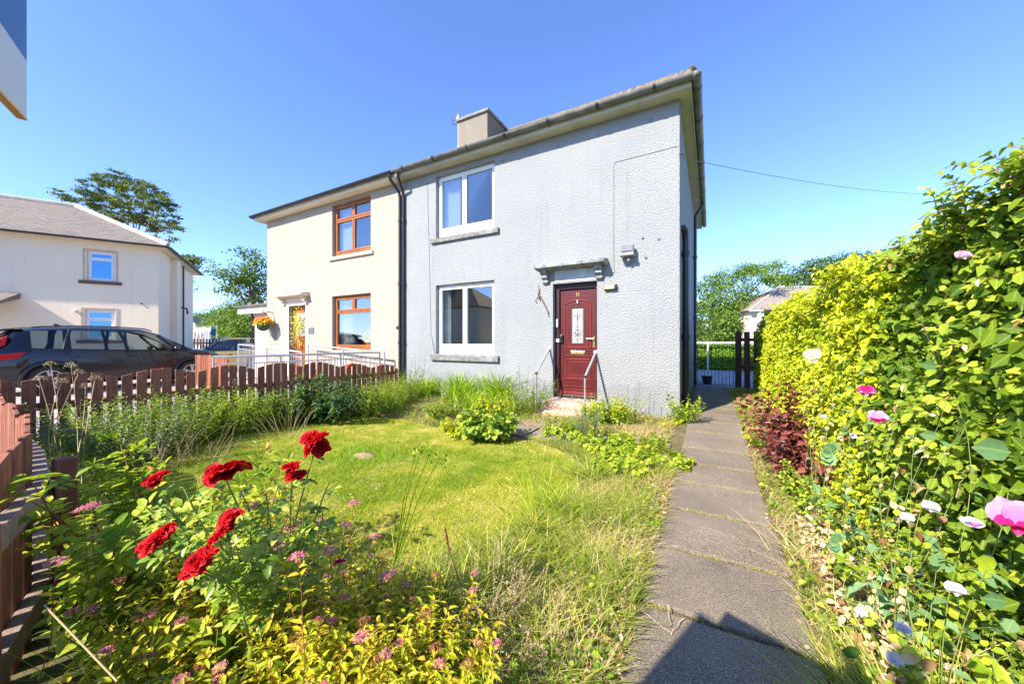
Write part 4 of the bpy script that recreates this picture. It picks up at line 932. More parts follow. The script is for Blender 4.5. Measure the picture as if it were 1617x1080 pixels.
C1, S1, sec1 = car('black SUV parked beyond the picket fence in front of the cream slate-roofed house', (-14.42, -2.70, -.05), R(90), black_paint,
    dict(glass=cg, pillars=[(-1.14, -1.02), (-.02, -.16), (1.15, .62)], pillar_mat=M['blackplastic'], gx=(-1.7, 1.25), waist=M['blackplastic'], mirror=.95, handles=(-.95, .05), doors=(-1.05, -.02, 1.06)),
    stn, .43, .355, (-1.36, 1.36), [(-1.62, -1.14), (-1.02, -.08), (-.02, 1.14)], .80)
rl = simple('red_lamp', (.42, .01, .015), .15, var=.1)
for s2 in (-1, 1):
    q = MB(); q.prism([(-2.17, .96), (-1.72, 1.03), (-1.80, .90), (-2.17, .84)], 'y', s2 * .80, s2 * .925)
    q.prism([(-2.19, 1.22), (-1.94, 1.42), (-1.98, 1.20), (-2.2, 1.04)], 'y', s2 * .60, s2 * .80); q.build('tail_lamp', rl, C1, bevel=.01)
    q = MB(); q.prism([(1.95, .78), (2.15, .74), (2.14, .66), (1.98, .70)], 'y', s2 * .70, s2 * .88); q.build('headlamp', M['glass_blue'], C1, bevel=.01)
q = MB(); q.prism([(-2.0, 1.52), (-2.16, 1.50), (-2.05, 1.56), (-1.7, 1.62)], 'y', -.62, .62); q.build('spoiler', black_paint, C1, bevel=.01)
q = MB(); q.prism([(-1.15, 1.66), (-.98, 1.66), (-1.12, 1.74), (-1.16, 1.74)], 'y', -.03, .03); q.build('roof_aerial', M['blackplastic'], C1)
q = MB(); q.box(2.17, 2.24, -.45, .45, .50, .72); q.build('grille', M['blackplastic'], C1)
stn2 = [(-1.95, .45, .62, .85, .92, .62, .5), (-1.85, .33, .62, .92, 1.2, .76, .56), (-1.6, .26, .62, .93, 1.38, .82, .60), (-.9, .22, .6, .92, 1.45, .84, .62), (-.1, .22, .6, .90, 1.45, .84, .62), (.3, .22, .6, .89, 1.36, .84, .62), (.95, .24, .6, .87, .98, .83, .66), (1.5, .26, .55, .80, .88, .80, .62), (1.8, .28, .52, .72, .76, .72, .55), (1.93, .33, .5, .58, .60, .58, .46)]
p2 = at(372, 540, 15.8)
car('gold hatchback with painted blue reflection half hidden behind the ramp railings and black SUV', (p2[0], p2[1], -.05), math.atan2(-.62, -.78), paintmat('gold_paint', (.33, .24, .07), .5),
    dict(glass=cg, pillars=[(-.75, -.7), (.85, .3)], pillar_mat=paintmat('blue_reflection_paint', (.02, .04, .09)), gx=(-1.5, .8), waist=M['blackplastic'], mirror=.7, handles=(-.2,), doors=(-.65, .6)),  # blue of the reflections is put into the pillar paint
    stn2, .36, .30, (-1.22, 1.22), [(-1.5, -.8), (-.7, .8)], .72, False)
# yellow flower vase behind the neighbour's window, plaque, basket bracket
q = MB(); q.tube([(0, 0, 0), (0, 0, .02), (0, 0, .08), (0, 0, .14)], .05, 10, r1=.03); vz = q.build('vase', simple('yellow_glaze', (.75, .55, .03), .3), None)
vz.location = (-7.45, .16, 1.08); tag(vz, 'small yellow vase standing inside the lower brown-framed window', 'vase')
# ================= vegetation kit =================
def unit(v): return v / (np.linalg.norm(v, axis=-1, keepdims=True) + 1e-9)
def rnd(n, a=0., b=1.): return rng.uniform(a, b, n)
def leaves(name, P, D, N, Ls, Ws, mat, parent=None, fold=.25, droop=.3, lite=False, var=None, shape=0):
    n = len(P); P = np.asarray(P, float); D = unit(np.asarray(D, float)); N = unit(np.asarray(N, float) + 1e-4)
    B = unit(np.cross(D, N)); N = unit(np.cross(B, D))
    Ls = np.broadcast_to(Ls, n)[:, None]; Ws = np.broadcast_to(Ws, n)[:, None]
    if var is None: var = rnd(n)
    g = np.array([0, 0, -1.0])
    def pt(t, wx, lift): return P + D * Ls * t + B * Ws * .5 * wx + N * Ws * lift + g * (droop * Ls * t * t)
    if lite:
        V = np.stack([pt(0, 0, 0), pt(.45, -1, fold), pt(1, 0, 0), pt(.45, 1, fold)], 1); tr = np.array([[0, 3, 2], [0, 2, 1]]); k = 4; tt = np.array([0, .5, 1, .5]); ed = np.array([0, 1, 0, 1])
    else:
        w1, w2, t1, t2 = ((1, .78, .32, .70), (.85, 1, .35, .72), (.95, .55, .25, .65))[shape]
        V = np.stack([pt(0, 0, 0), pt(t1, -w1, fold), pt(t1, 0, 0), pt(t1, w1, fold), pt(t2, -w2, fold * .8), pt(t2, 0, 0), pt(t2, w2, fold * .8), pt(1, 0, 0)], 1)
        tr = np.array([[0, 2, 1], [0, 3, 2], [1, 2, 5], [1, 5, 4], [2, 3, 6], [2, 6, 5], [4, 5, 7], [5, 6, 7]]); k = 8; tt = np.array([0, t1, t1, t1, t2, t2, t2, 1]); ed = np.array([0, 1, 0, 1, 1, 0, 1, 0])
    T = (tr[None] + (np.arange(n) * k)[:, None, None]).reshape(-1, 3)
    A = np.stack([np.repeat(var, k), np.tile(tt, n), np.tile(ed, n)], 1)
    return tri_mesh(name, V.reshape(-1, 3), T, mat, parent, A)
def curves(base, d, Ls, k=6, sag=.3, wob=.05):
    n = len(base); t = np.linspace(0, 1, k)[None, :, None]; d = unit(np.asarray(d, float)); Ls = np.broadcast_to(Ls, n)[:, None, None]
    sag = np.broadcast_to(sag, n)[:, None]
    P = base[:, None, :] + d[:, None, :] * Ls * t; P[:, :, 2] -= sag * (Ls * t * t)[:, :, 0]
    W_ = rng.normal(0, 1, (n, 1, 3)) * wob * Ls * np.sin(t * 4.5 + rng.uniform(0, 3, (n, 1, 1))) * t; return P + W_
def stems(name, P, r0, r1, mat, parent=None, sides=3):
    n, k, _ = P.shape; T = np.gradient(P, axis=1); T = unit(T); up = np.array([.3, .2, 1.0]); U = unit(np.cross(T, up)); Vv = np.cross(T, U)
    r0 = np.broadcast_to(r0, n)[:, None]; r1 = np.broadcast_to(r1, n)[:, None]
    r = (r0 + (r1 - r0) * np.linspace(0, 1, k)[None])[:, :, None]; rings = [P + r * (math.cos(6.2832 * j / sides) * U + math.sin(6.2832 * j / sides) * Vv) for j in range(sides)]
    V = np.stack(rings, 2).reshape(-1, 3); i, j, s_ = np.meshgrid(np.arange(n), np.arange(k - 1), np.arange(sides), indexing='ij'); i, j, s_ = i.ravel(), j.ravel(), s_.ravel()
    a = (i * k + j) * sides + s_; b = (i * k + j) * sides + (s_ + 1) % sides; T_ = np.concatenate([np.stack([a, b, b + sides], 1), np.stack([a, b + sides, a + sides], 1)])
    A = np.stack([np.repeat(rnd(n), k * sides), np.tile(np.repeat(np.linspace(0, 1, k), sides), n), np.zeros(n * k * sides)], 1)
    return tri_mesh(name, V, T_, mat, parent, A, smooth=True)
def on_curves(P, per, t0=.15, t1=1., ang=.9, upb=.5):
    """leaf base, dir, normal along curves"""
    n, k, _ = P.shape; m = n * per; idx = np.repeat(np.arange(n), per)
    t = t0 + (t1 - t0) * ((np.tile(np.arange(per), n) + rnd(m, .1, .9)) / per); f = t * (k - 1); a = np.clip(f.astype(int), 0, k - 2); u = (f - a)[:, None]
    Q = P[idx, a] * (1 - u) + P[idx, a + 1] * u; T = unit(P[idx, a + 1] - P[idx, a])
    ph = np.tile(np.arange(per) * 2.4, n) + np.repeat(rnd(n, 0, 6.28), per); X = unit(np.cross(T, np.array([.1, .05, 1.]) + rng.normal(0, .05, (m, 3)))); Y = np.cross(T, X)
    rad = np.cos(ph)[:, None] * X + np.sin(ph)[:, None] * Y; aa = ang + rng.normal(0, .18, m); D = T * np.cos(aa)[:, None] + rad * np.sin(aa)[:, None]
    N = np.array([0, 0, upb]) + T * .5 + rng.normal(0, .28, (m, 3)); return Q, D, N, t, idx
def blades(name, P, Ls, Ws, mat, parent=None, lean=.35, bend=.5, leandir=None, two=True, var=None):
    n = len(P); a = rnd(n, 0, 6.2832); ld = np.stack([np.cos(a), np.sin(a), np.zeros(n)], 1)
    if leandir is not None: ld = unit(ld + np.asarray(leandir))
    Ls = np.broadcast_to(Ls, n)[:, None]; Ws = np.broadcast_to(Ws, n)[:, None]; le = np.abs(rng.normal(lean, .2, n))[:, None]; be = rnd(n, .3, 1.2)[:, None] * bend
    b = rnd(n, 0, 6.2832); B = np.stack([np.cos(b), np.sin(b), np.zeros(n)], 1); up = np.array([0, 0, 1.])
    def c(t): return P + Ls * (unit(up + ld * le) * t + ld * be * t * t * .8 + up * (-be * t * t * .35))
    if var is None: var = rnd(n)
    if two:
        V = np.stack([c(0) - B * Ws * .5, c(0) + B * Ws * .5, c(.4) - B * Ws * .45, c(.4) + B * Ws * .45, c(.75) - B * Ws * .3, c(.75) + B * Ws * .3, c(1.)], 1)
        tr = np.array([[0, 1, 3], [0, 3, 2], [2, 3, 5], [2, 5, 4], [4, 5, 6]]); k = 7; tt = np.array([0, 0, .4, .4, .75, .75, 1])
    else:
        V = np.stack([c(0) - B * Ws * .5, c(0) + B * Ws * .5, c(1.)], 1); tr = np.array([[0, 1, 2]]); k = 3; tt = np.array([0, 0, 1.])
    T = (tr[None] + (np.arange(n) * k)[:, None, None]).reshape(-1, 3); A = np.stack([np.repeat(var, k), np.tile(tt, n), np.zeros(n * k)], 1)
    return tri_mesh(name, V.reshape(-1, 3), T, mat, parent, A)
def gpts(n, poly): 
    poly = np.array(poly); lo, hi = poly.min(0), poly.max(0); out = []
    while sum(map(len, out)) < n:
        q = rng.uniform(lo, hi, (n * 2, 2)); out.append(q[inpoly(q[:, 0], q[:, 1], poly)])
    q = np.concatenate(out)[:n]; return np.column_stack([q, gz(q[:, 0], q[:, 1])])
def vnoise(x, y, s_, seed=0):
    x = x / s_ + seed * 17.3; y = y / s_ + seed * 9.1; xi = np.floor(x); yi = np.floor(y); fx = x - xi; fy = y - yi; fx = fx * fx * (3 - 2 * fx); fy = fy * fy * (3 - 2 * fy)
    h = lambda a, b: np.modf(np.abs(np.sin(a * 127.1 + b * 311.7) * 43758.5453))[0]
    return (h(xi, yi) * (1 - fx) + h(xi + 1, yi) * fx) * (1 - fy) + (h(xi, yi + 1) * (1 - fx) + h(xi + 1, yi + 1) * fx) * fy
LM = dict(
    lawn=leafmat('lawn_blade', [(0, (.15, .27, .006)), (.4, (.33, .40, .015)), (.7, (.55, .49, .07)), (1, (.72, .58, .24))], .25, .6, .2),
    dry=leafmat('dry_grass', [(0, (.22, .24, .05)), (.35, (.42, .36, .14)), (.7, (.58, .46, .24)), (1, (.68, .56, .34))], .25, .7, .2),
    wild=leafmat('wild_grass', [(0, (.11, .21, .012)), (.5, (.28, .38, .03)), (.8, (.46, .46, .07)), (1, (.66, .58, .24))], .35, .5, .3),
    seed=leafmat('seed_head', [(0, (.36, .26, .15)), (1, (.58, .46, .30))], .2, .8, .1),
    crocos=leafmat('sword_leaf', [(0, (.14, .28, .012)), (.6, (.30, .46, .03)), (1, (.46, .56, .06))], .4, .4, .4),
    weed=leafmat('weed_leaf', [(0, (.08, .17, .012)), (.5, (.18, .31, .02)), (.85, (.34, .44, .04)), (1, (.55, .52, .08))], .35, .5, .35),
    dark=leafmat('dark_leaf', [(0, (.022, .06, .012)), (.6, (.05, .12, .02)), (1, (.10, .19, .04))], .25, .35, .5),
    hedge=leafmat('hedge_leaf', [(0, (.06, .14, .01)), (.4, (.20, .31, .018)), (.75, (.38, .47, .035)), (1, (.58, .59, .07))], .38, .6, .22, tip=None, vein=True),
    yellow=leafmat('yellow_leaf', [(0, (.20, .32, .012)), (.4, (.46, .52, .015)), (1, (.70, .66, .03))], .35, .45, .35),
    purple=leafmat('purple_leaf', [(0, (.09, .018, .022)), (.6, (.19, .04, .045)), (1, (.34, .10, .09))], .25, .35, .5, (1.4), None, True),
    spirea=leafmat('spirea_leaf', [(0, (.20, .32, .012)), (.4, (.42, .50, .02)), (.75, (.66, .60, .03)), (1, (.74, .48, .06))], .4, .45, .3, tip=(.65, .38, .08)),
    rose=leafmat('rose_leaf', [(0, (.11, .22, .02)), (.6, (.27, .40, .04)), (.85, (.42, .52, .07)), (1, (.52, .54, .10))], .3, .35, .45),
    lime=leafmat('lime_leaf', [(0, (.17, .30, .015)), (.6, (.34, .45, .03)), (1, (.58, .60, .07))], .4, .5, .3),
    grey=leafmat('grey_leaf', [(0, (.16, .22, .12)), (1, (.30, .37, .22))], .2, .6, .2),
    pea=leafmat('pea_leaf', [(0, (.10, .22, .08)), (1, (.22, .38, .16))], .3, .5, .3, 1.1, None, True),
    brown=leafmat('dead_leaf', [(0, (.22, .10, .04)), (.4, (.48, .33, .17)), (1, (.70, .58, .40))], .15, .8, .1),
    tree=leafmat('tree_leaf', [(0, (.05, .10, .012)), (.6, (.11, .19, .025)), (1, (.20, .27, .045))], .3, .6, .2),
    treel=leafmat('tree_leaf_light', [(0, (.09, .17, .025)), (.6, (.17, .28, .045)), (1, (.30, .40, .08))], .3, .6, .2),
    pine=leafmat('pine_needle', [(0, (.08, .13, .035)), (.6, (.18, .23, .06)), (1, (.30, .30, .09))], .1, .6, .2),
    clip=leafmat('clipped_leaf', [(0, (.16, .34, .02)), (1, (.34, .56, .06))], .35, .5, .3),
    stemg=leafmat('green_stem', [(0, (.12, .18, .04)), (1, (.26, .30, .08))], 0, .6, .3),
    stemr=leafmat('red_stem', [(0, (.16, .06, .03)), (1, (.30, .14, .06))], 0, .6, .3),
    stemd=leafmat('dry_stem', [(0, (.40, .30, .16)), (1, (.62, .50, .30))], 0, .7, .2),
    bark=leafmat('bark', [(0, (.09, .065, .045)), (1, (.15, .11, .08))], 0, .9, .1),
    pinebark=leafmat('pine_bark', [(0, (.20, .10, .06)), (1, (.30, .16, .09))], 0, .9, .1),
    redp=leafmat('red_petal', [(0, (.24, .001, .005)), (.6, (.46, .004, .010)), (1, (.68, .014, .02))], .25, .5, .2, 1.2),
    orangep=leafmat('scarlet_petal', [(0, (.75, .05, .03)), (1, (.85, .12, .06))], .25, .5, .2, 1.1),
    pinkp=leafmat('pink_petal', [(0, (.62, .08, .22)), (.6, (.75, .22, .36)), (1, (.80, .45, .50))], .3, .6, .2, 1.1),
    mag=leafmat('magenta_petal', [(0, (.48, .006, .12)), (1, (.70, .03, .22))], .3, .5, .2, 1.2),
    lilac=leafmat('lilac_petal', [(0, (.62, .20, .62)), (1, (.78, .42, .78))], .35, .5, .2, 1.1),
    blue=leafmat('faded_petal', [(0, (.35, .32, .55)), (.5, (.62, .60, .68)), (1, (.75, .70, .68))], .3, .6, .2, 1.1),
    cream=leafmat('cream_petal', [(0, (.80, .70, .38)), (1, (.86, .82, .62))], .3, .5, .2, 1.1),
    yellowp=leafmat('yellow_petal', [(0, (.75, .60, .01)), (1, (.85, .75, .05))], .3, .5, .2, 1.1),
    rust=leafmat('rust_head', [(0, (.20, .06, .035)), (1, (.42, .17, .10))], .1, .8, .1),
)
def offs(o, c): return [np.asarray(x) for x in o]
class Plant:
    """thing root with parts; geometry is written relative to the base point"""
    def __init__(s, name, base, label, cat, group=None):
        s.b = np.array([base[0], base[1], base[2] if len(base) > 2 else float(gz(base[0], base[1]))]); s.o = empty(name, s.b, 0, label, cat, group)
    def stems(s, P, r0, r1, mat, name='stems', sides=3): return stems(name, P - s.b, r0, r1, mat, s.o, sides)
    def leaves(s, P, D, N, L_, W_, mat, name='leaves', **k): return leaves(name, P - s.b, D, N, L_, W_, mat, s.o, **k)
    def blades(s, P, L_, W_, mat, name='leaves', **k): return blades(name, P - s.b, L_, W_, mat, s.o, **k)
def petal_grid(name, C, D, N, L_, W_, mat, parent, ruffle=.12, k=7):
    Vs = []; Ts = []; As = []; o = 0
    t, s_ = np.meshgrid(np.linspace(0, 1, k), np.linspace(-1, 1, k), indexing='ij'); w_ = np.sin(np.clip(t * .93 + .07, 0, 1) * math.pi * .86) ** .55
    i, j = np.meshgrid(np.arange(k - 1), np.arange(k - 1), indexing='ij'); a0 = (i * k + j).ravel()
    for c, d, n_, l, w in zip(C, D, N, L_, W_):
        d = unit(d); n_ = unit(n_); b = unit(np.cross(d, n_)); n_ = np.cross(b, d); ph = random.uniform(0, 6); bv = random.uniform(-.15, .15)
        t2 = t * (1 - .16 * s_ ** 2 * t); z = ruffle * np.sin(s_ * 5 + ph) * t ** 2 + .22 * s_ ** 2 * w_ - .20 * t * t + .1 * t
        V = c + d * (t2 * l)[..., None] + b * (s_ * w_ * w * .5)[..., None] + n_ * (z * l)[..., None]; Vs.append(V.reshape(-1, 3))
        a = a0 + o; Ts += [np.stack([a, a + k, a + k + 1], 1), np.stack([a, a + k + 1, a + 1], 1)]; o += k * k
        As.append(np.stack([np.clip(.35 + bv + .4 * t.ravel() + .12 * np.sin(s_.ravel() * 14), 0, 1), t.ravel(), 0 * t.ravel()], 1))
    return tri_mesh(name, np.concatenate(Vs), np.concatenate(Ts), mat, parent, np.concatenate(As), smooth=True)
def bloom(pl, c, r, mat, axis=(0, 0, 1), petals=34, name='flower', cup=1.0, wr=.8):
    """double rose: whorls of cupped petals round an axis"""
    c = np.array(c, float); ax = unit(np.array(axis, float) + rng.normal(0, .3, 3)); cup = cup * random.uniform(.7, 1.25); u = unit(np.cross(ax, [.3, 1, .2])); v = np.cross(ax, u)
    i = np.arange(petals); t = (i + .5) / petals; th = i * 2.4 + rnd(petals, -.3, .3); el = (1.25 - 1.25 * t ** .8) * cup + rnd(petals, -.12, .12)
    rad = np.cos(th)[:, None] * u + np.sin(th)[:, None] * v; D = rad * np.cos(el)[:, None] + ax * np.sin(el)[:, None]
    N = -rad * np.sin(el)[:, None] + ax * np.cos(el)[:, None] + rng.normal(0, .15, (petals, 3))
    L_ = r * (.45 + .6 * t) * rnd(petals, .85, 1.12); P = c - ax * r * .15 + rad * (r * .10 * t)[:, None]
    return petal_grid(name, P - pl.b, D, N, L_, L_ * wr * 1.55 * rnd(petals, .85, 1.2), mat, pl.o, .10, 5)
def umbel(pl, c, r, mat, n=90, name='flower', flat=.45):
    a = rnd(n, 0, 6.28); q = np.sqrt(rnd(n)) * r; P = np.array(c) + np.stack([np.cos(a) * q, np.sin(a) * q, (1 - (q / r) ** 2) * r * flat + rng.normal(0, r * .10, n)], 1)
    D = rng.normal(0, 1, (n, 3)); D[:, 2] = np.abs(D[:, 2]) * .6; return leaves(name, P - pl.b, D, rng.normal(0, .6, (n, 3)) + [0, 0, 1], r * .22, r * .2, mat, pl.o, lite=False, shape=1)
def pinnate(P, per, leafL, pl, mat, nlf=5, t0=.2, t1=1., ang=.9, name='leaves', wr=.6, droop=.3, upb=.8, **k):
    """compound leaves: rachis with leaflets in pairs"""
    Q, D, N, t, idx = on_curves(P, per, t0, t1, ang, upb); m = len(Q); D = unit(D); N = unit(N); B = unit(np.cross(D, N)); out = [[], [], [], []]
    rl = leafL * 1.7 * rnd(m, .7, 1.2)
    for j in range(nlf):
        f = .4 + .6 * (j // 2 + (0 if j % 2 == 0 else 0)) / max(1, nlf // 2); side = 0 if j == nlf - 1 else (1 if j % 2 == 0 else -1)
        if side == 0: f = 1.
        out[0].append(Q + D * (rl * f)[:, None] * .9 + np.array([0, 0, -.15]) * (rl * f * f)[:, None]); out[1].append(D * (1 if side == 0 else .35) + B * side * .9 + rng.normal(0, .1, (m, 3))); out[2].append(N + rng.normal(0, .15, (m, 3))); out[3].append(leafL * rnd(m, .75, 1.15))
    vv = np.tile(rnd(m), nlf) + rng.normal(0, .08, m * nlf); 
    return pl.leaves(np.concatenate(out[0]), np.concatenate(out[1]), np.concatenate(out[2]), np.concatenate(out[3]), np.concatenate(out[3]) * wr, mat, name=name, droop=droop, var=np.clip(vv, 0, 1), **k)

# ---------------- distant trees ----------------
def tree(name, base, h, blobs, lsize, n, mat, label, trunk_r=.3, barkm=None, group=None, flat=1.0, cat='tree', lean=(0, 0), fill=.35):
    b = np.array([base[0], base[1], -.1]); pl = Plant(name, b, label, cat, group); blobs = np.array(blobs, float)   # x,y,z,rx,ry,rz relative to base
    top = np.array([lean[0], lean[1], h * .9]); k = 7; t = np.linspace(0, 1, k)[:, None]; tr = b + top * t + np.sin(t * 5) * np.array([.02, .015, 0]) * h
    vs = MB(); vs.tube(list(tr - b), trunk_r, 8, r1=trunk_r * .25); vs.build('trunk', barkm or LM['bark'], pl.o, smooth=True)
    cen = b + blobs[:, :3]; st_i = np.clip((blobs[:, 2] / (h * .9) * (k - 1) * .7).astype(int), 1, k - 2); s0 = tr[st_i]
    P = s0[:, None] + (cen - s0)[:, None] * np.linspace(0, 1, 6)[None, :, None]; P += np.sin(np.linspace(0, 3.1, 6))[None, :, None] * rng.normal(0, .06, (len(P), 1, 3)) * h * .3
    pl.stems(P, trunk_r * .35, trunk_r * .06, barkm or LM['bark'], 'branches', 4)
    vol = (blobs[:, 3] * blobs[:, 4] * blobs[:, 5]) ** (2 / 3); pr = vol / vol.sum(); 
    # several sprays per blob, so that the crown has gaps and clumps
    ns = max(len(blobs) * 10, n // (26 if flat > .7 else 60)); bi = rng.choice(len(blobs), ns, p=pr); d = unit(rng.normal(0, 1, (ns, 3))); d[:, 2] = d[:, 2] * .9 + .1; rr = np.where(rnd(ns) < fill, rnd(ns, .2, .8), rnd(ns, .8, 1.08))
    sc_ = cen[bi] + d * blobs[bi, 3:6] * rr[:, None]; si = rng.integers(0, ns, n); sr = lsize * (3.0 if not flat < .7 else 2.0)
    Q = sc_[si] + rng.normal(0, 1, (n, 3)) * np.array([sr, sr, sr * .5 * flat]) * .55; dd = d[si] + rng.normal(0, .6, (n, 3)); N = np.array([0, 0, 1.2]) + rng.normal(0, .5, (n, 3)) + d[si] * .5
    var = np.clip(rnd(ns)[si] * .6 + rnd(n) * .4, 0, 1); pl.leaves(Q, dd, N, lsize * rnd(n, .7, 1.3), lsize * .6, mat, 'crown', lite=True, var=var); return pl
def blob_px(lst, Z, base, depth=2.0):
    out = []
    for (x, y, rx, ry) in lst:
        z_ = Z + random.uniform(-depth, depth); p = at(x, y, z_); out.append((p[0] - base[0], p[1] - base[1], p[2] + .1, rx / FPX * Z, max(rx, ry) / FPX * Z * .8, ry / FPX * Z))
    return out
Zp = 38; bp = at(225, 540, Zp)
tree('pine_tree', bp, 15, blob_px([(112, 310, 16, 9), (150, 300, 24, 14), (190, 288, 34, 13), (228, 298, 30, 13), (165, 322, 28, 12), (205, 318, 34, 14), (250, 322, 24, 10), (220, 342, 30, 11), (180, 342, 22, 10), (262, 345, 22, 6), (250, 362, 18, 7), (272, 358, 14, 4), (240, 383, 20, 5), (262, 378, 14, 4)], Zp, bp, 3), .21, 17000, LM['pine'], 'tall pine with spreading flat foliage pads rising behind the slate-roofed cream house', .32, LM['pinebark'], flat=.6, fill=.35, lean=(-1.5, 0))
bp = at(262, 540, 33)
tree('pine_tree', bp, 8.5, blob_px([(285, 405, 14, 4), (303, 410, 18, 5), (298, 419, 12, 3), (287, 442, 7, 7), (288, 455, 8, 5)], 33, bp, 1), .26, 1100, LM['pine'], 'pine branches showing past the right eave of the slate-roofed cream house', .2, LM['pinebark'], flat=.5, fill=.6)
bp = at(398, 540, 30)
tree('ash_tree', bp, 8.2, blob_px([(383, 402, 12, 7), (405, 412, 18, 10), (350, 425, 13, 6), (372, 440, 22, 10), (400, 440, 22, 12), (365, 455, 14, 6), (395, 470, 26, 10), (372, 478, 14, 8), (412, 455, 14, 12), (388, 425, 18, 8), (355, 437, 8, 4), (410, 490, 20, 8)], 30, bp, 2), .26, 3000, LM['tree'], 'open-crowned tree behind the outhouse left of the cream house', .16, fill=.5)
bp = at(372, 540, 26)
tree('garden_bush', bp, 3.6, blob_px([(345, 505, 22, 16), (370, 500, 24, 18), (395, 505, 20, 18), (350, 522, 24, 10), (385, 525, 24, 10), (325, 520, 10, 8)], 26, bp, 1.5), .17, 7500, LM['treel'], 'bright green bushy tree behind the near-black picket fence', .1)
for (x, y, rx, ry, Z, lb) in ((308, 500, 9, 6, 70, 'small distant round tree above the washing line'), (325, 499, 9, 6, 68, 'distant round tree right of the small round one above the washing line')):
    bp = at(x, 540, Z); tree('round_tree', bp, 3.5, blob_px([(x, y, rx, ry), (x - 5, y + 8, rx, ry)], Z, bp, .5), .3, 900, LM['tree'], lb, .2)
# right background
Zt = 46; bp = at(1165, 540, Zt)
tree('birch_tree', bp, 8, blob_px([(1120, 455, 20, 18), (1150, 440, 24, 14), (1180, 430, 22, 10), (1205, 422, 24, 7), (1228, 416, 14, 4), (1215, 436, 22, 10), (1240, 442, 18, 12), (1115, 480, 16, 20), (1145, 475, 24, 22), (1175, 460, 20, 18), (1120, 510, 20, 20), (1150, 508, 22, 24), (1108, 530, 18, 14), (1140, 532, 24, 14), (1165, 500, 12, 30)], Zt, bp, 3), .28, 17000, LM['treel'], 'pale green weeping tree beyond the side gate left of the far pink house', .3, fill=.4)
bp = at(1330, 540, 70)
tree('broad_tree', bp, 15, blob_px([(1270, 432, 22, 14), (1300, 424, 30, 14), (1335, 415, 30, 14), (1365, 410, 28, 12), (1390, 420, 24, 16), (1285, 448, 30, 16), (1330, 440, 40, 20), (1370, 435, 30, 20), (1250, 450, 14, 12)], 70, bp, 4), .42, 13000, LM['tree'], 'dark green wide tree behind the roof of the far pink house', .5)
bp = at(1105, 540, 34); tree('round_bush', bp, 2.6, blob_px([(1106, 522, 10, 16), (1098, 500, 8, 18)], 34, bp, .5), .2, 1200, LM['tree'], 'dark bush just behind the clipped hedge next to the house wall', .1)
# clipped hedge in the yard
pl = Plant('clipped_hedge', (1.5, 13.15, -.1), 'clipped bright green hedge with flat top beyond the metal side gate', 'hedge')
n = 16000; X = rnd(n, -1.5, 6.2); f_ = rnd(n); Yv = np.where(f_ < .75, 13.0 + rng.normal(0, .03, n), rnd(n, 13.0, 13.8)); Zv = np.where(f_ < .75, rnd(n, -.05, 1.18), 1.18 + rng.normal(0, .02, n))
pl.leaves(np.stack([X, Yv, Zv], 1), rng.normal(0, 1, (n, 3)) + [0, -1, .3], rng.normal(0, .5, (n, 3)) + [0, -.6, .8], .065, .045, LM['clip'], lite=True)
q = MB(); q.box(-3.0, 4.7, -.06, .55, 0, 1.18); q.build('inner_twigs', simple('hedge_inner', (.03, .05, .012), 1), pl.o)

# ---------------- grass ----------------
n = 230000; P = gpts(n, LAWN); dcam = np.hypot(P[:, 0] - CAM[0], P[:, 1] - CAM[1]); keep = rnd(n) < np.clip(3.2 / dcam, .35, 1); P = P[keep]; n = len(P)
pn_ = vnoise(P[:, 0], P[:, 1], .5, 1) * .45 + vnoise(P[:, 0], P[:, 1], .11, 2) * .4 + vnoise(P[:, 0], P[:, 1], 1.6, 3) * .35
var = np.clip(pn_ * 1.35 - .42 + rng.normal(0, .15, n), 0, 1); P[:, 2] += .004
blades('lawn_grass', P, rnd(n, .018, .042) * (1.25 - .4 * var), .0042, LM['lawn'], None, .5, .7, two=False, var=var); tag(bpy.data.objects['lawn_grass'], kind='stuff', label='short mown lawn grass, green with straw patches', cat='grass')
# green tuft ring round the bare patch and shaded tuft on the lawn
bare = on_ground(575, 722)
P = np.tile(bare, (2600, 1)); a = rnd(2600, 0, 6.28); r_ = rng.normal(.28, .09, 2600); P[:, 0] += np.cos(a) * r_ * 1.1; P[:, 1] += np.sin(a) * r_ * .8; P[:, 2] = -.10
blades('grass_tuft', P - bare, rnd(2600, .04, .08), .005, LM['crocos'], None, .4, .5, two=False); o = bpy.data.objects['grass_tuft']; o.location = bare; tag(o, 'ring of longer green grass around the bare earth patch on the lawn', 'grass', kind='stuff')
q = MB(); q.sphere((bare[0], bare[1], -.10), .16, .10, .035, 14, 6); tag(q.build('bare_earth', simple('bare_earth', (.30, .22, .13), 1, var=.3, scale=30, bmp=1), None, smooth=True), kind='structure')
P = gpts(16000, LAWN); v_ = np.clip(vnoise(P[:, 0], P[:, 1], .3, 6) * .8 + rng.normal(0, .2, len(P)), 0, 1); P = P[v_ < .55]; v_ = v_[v_ < .55]
blades('lawn_tufts', P, rnd(len(P), .035, .07), .0035, LM['lawn'], None, .5, .8, var=v_); tag(bpy.data.objects['lawn_tufts'], kind='stuff', label='longer loose green blades standing up in the lawn', cat='grass')
# daisies
pl = Plant('daisies', (-1.9, -2.3), 'small white daisies scattered in the lawn near the path slab', 'flowers'); pl.o['kind'] = 'stuff'
P = gpts(70, LAWN); P2 = gpts(60, [(-1.9, -2.0), (-1.3, -2.0), (-1.2, -2.5), (-1.9, -2.4)]); P = np.concatenate([P, P2]); P[:, 2] += .04
Q = np.repeat(P, 7, 0); a = np.tile(np.arange(7) * .9, len(P)); D = np.stack([np.cos(a), np.sin(a), .15 + 0 * a], 1); pl.leaves(Q, D, np.tile([0, 0, 1.], (len(Q), 1)), .010, .007, LM['cream'], 'petals', lite=True)

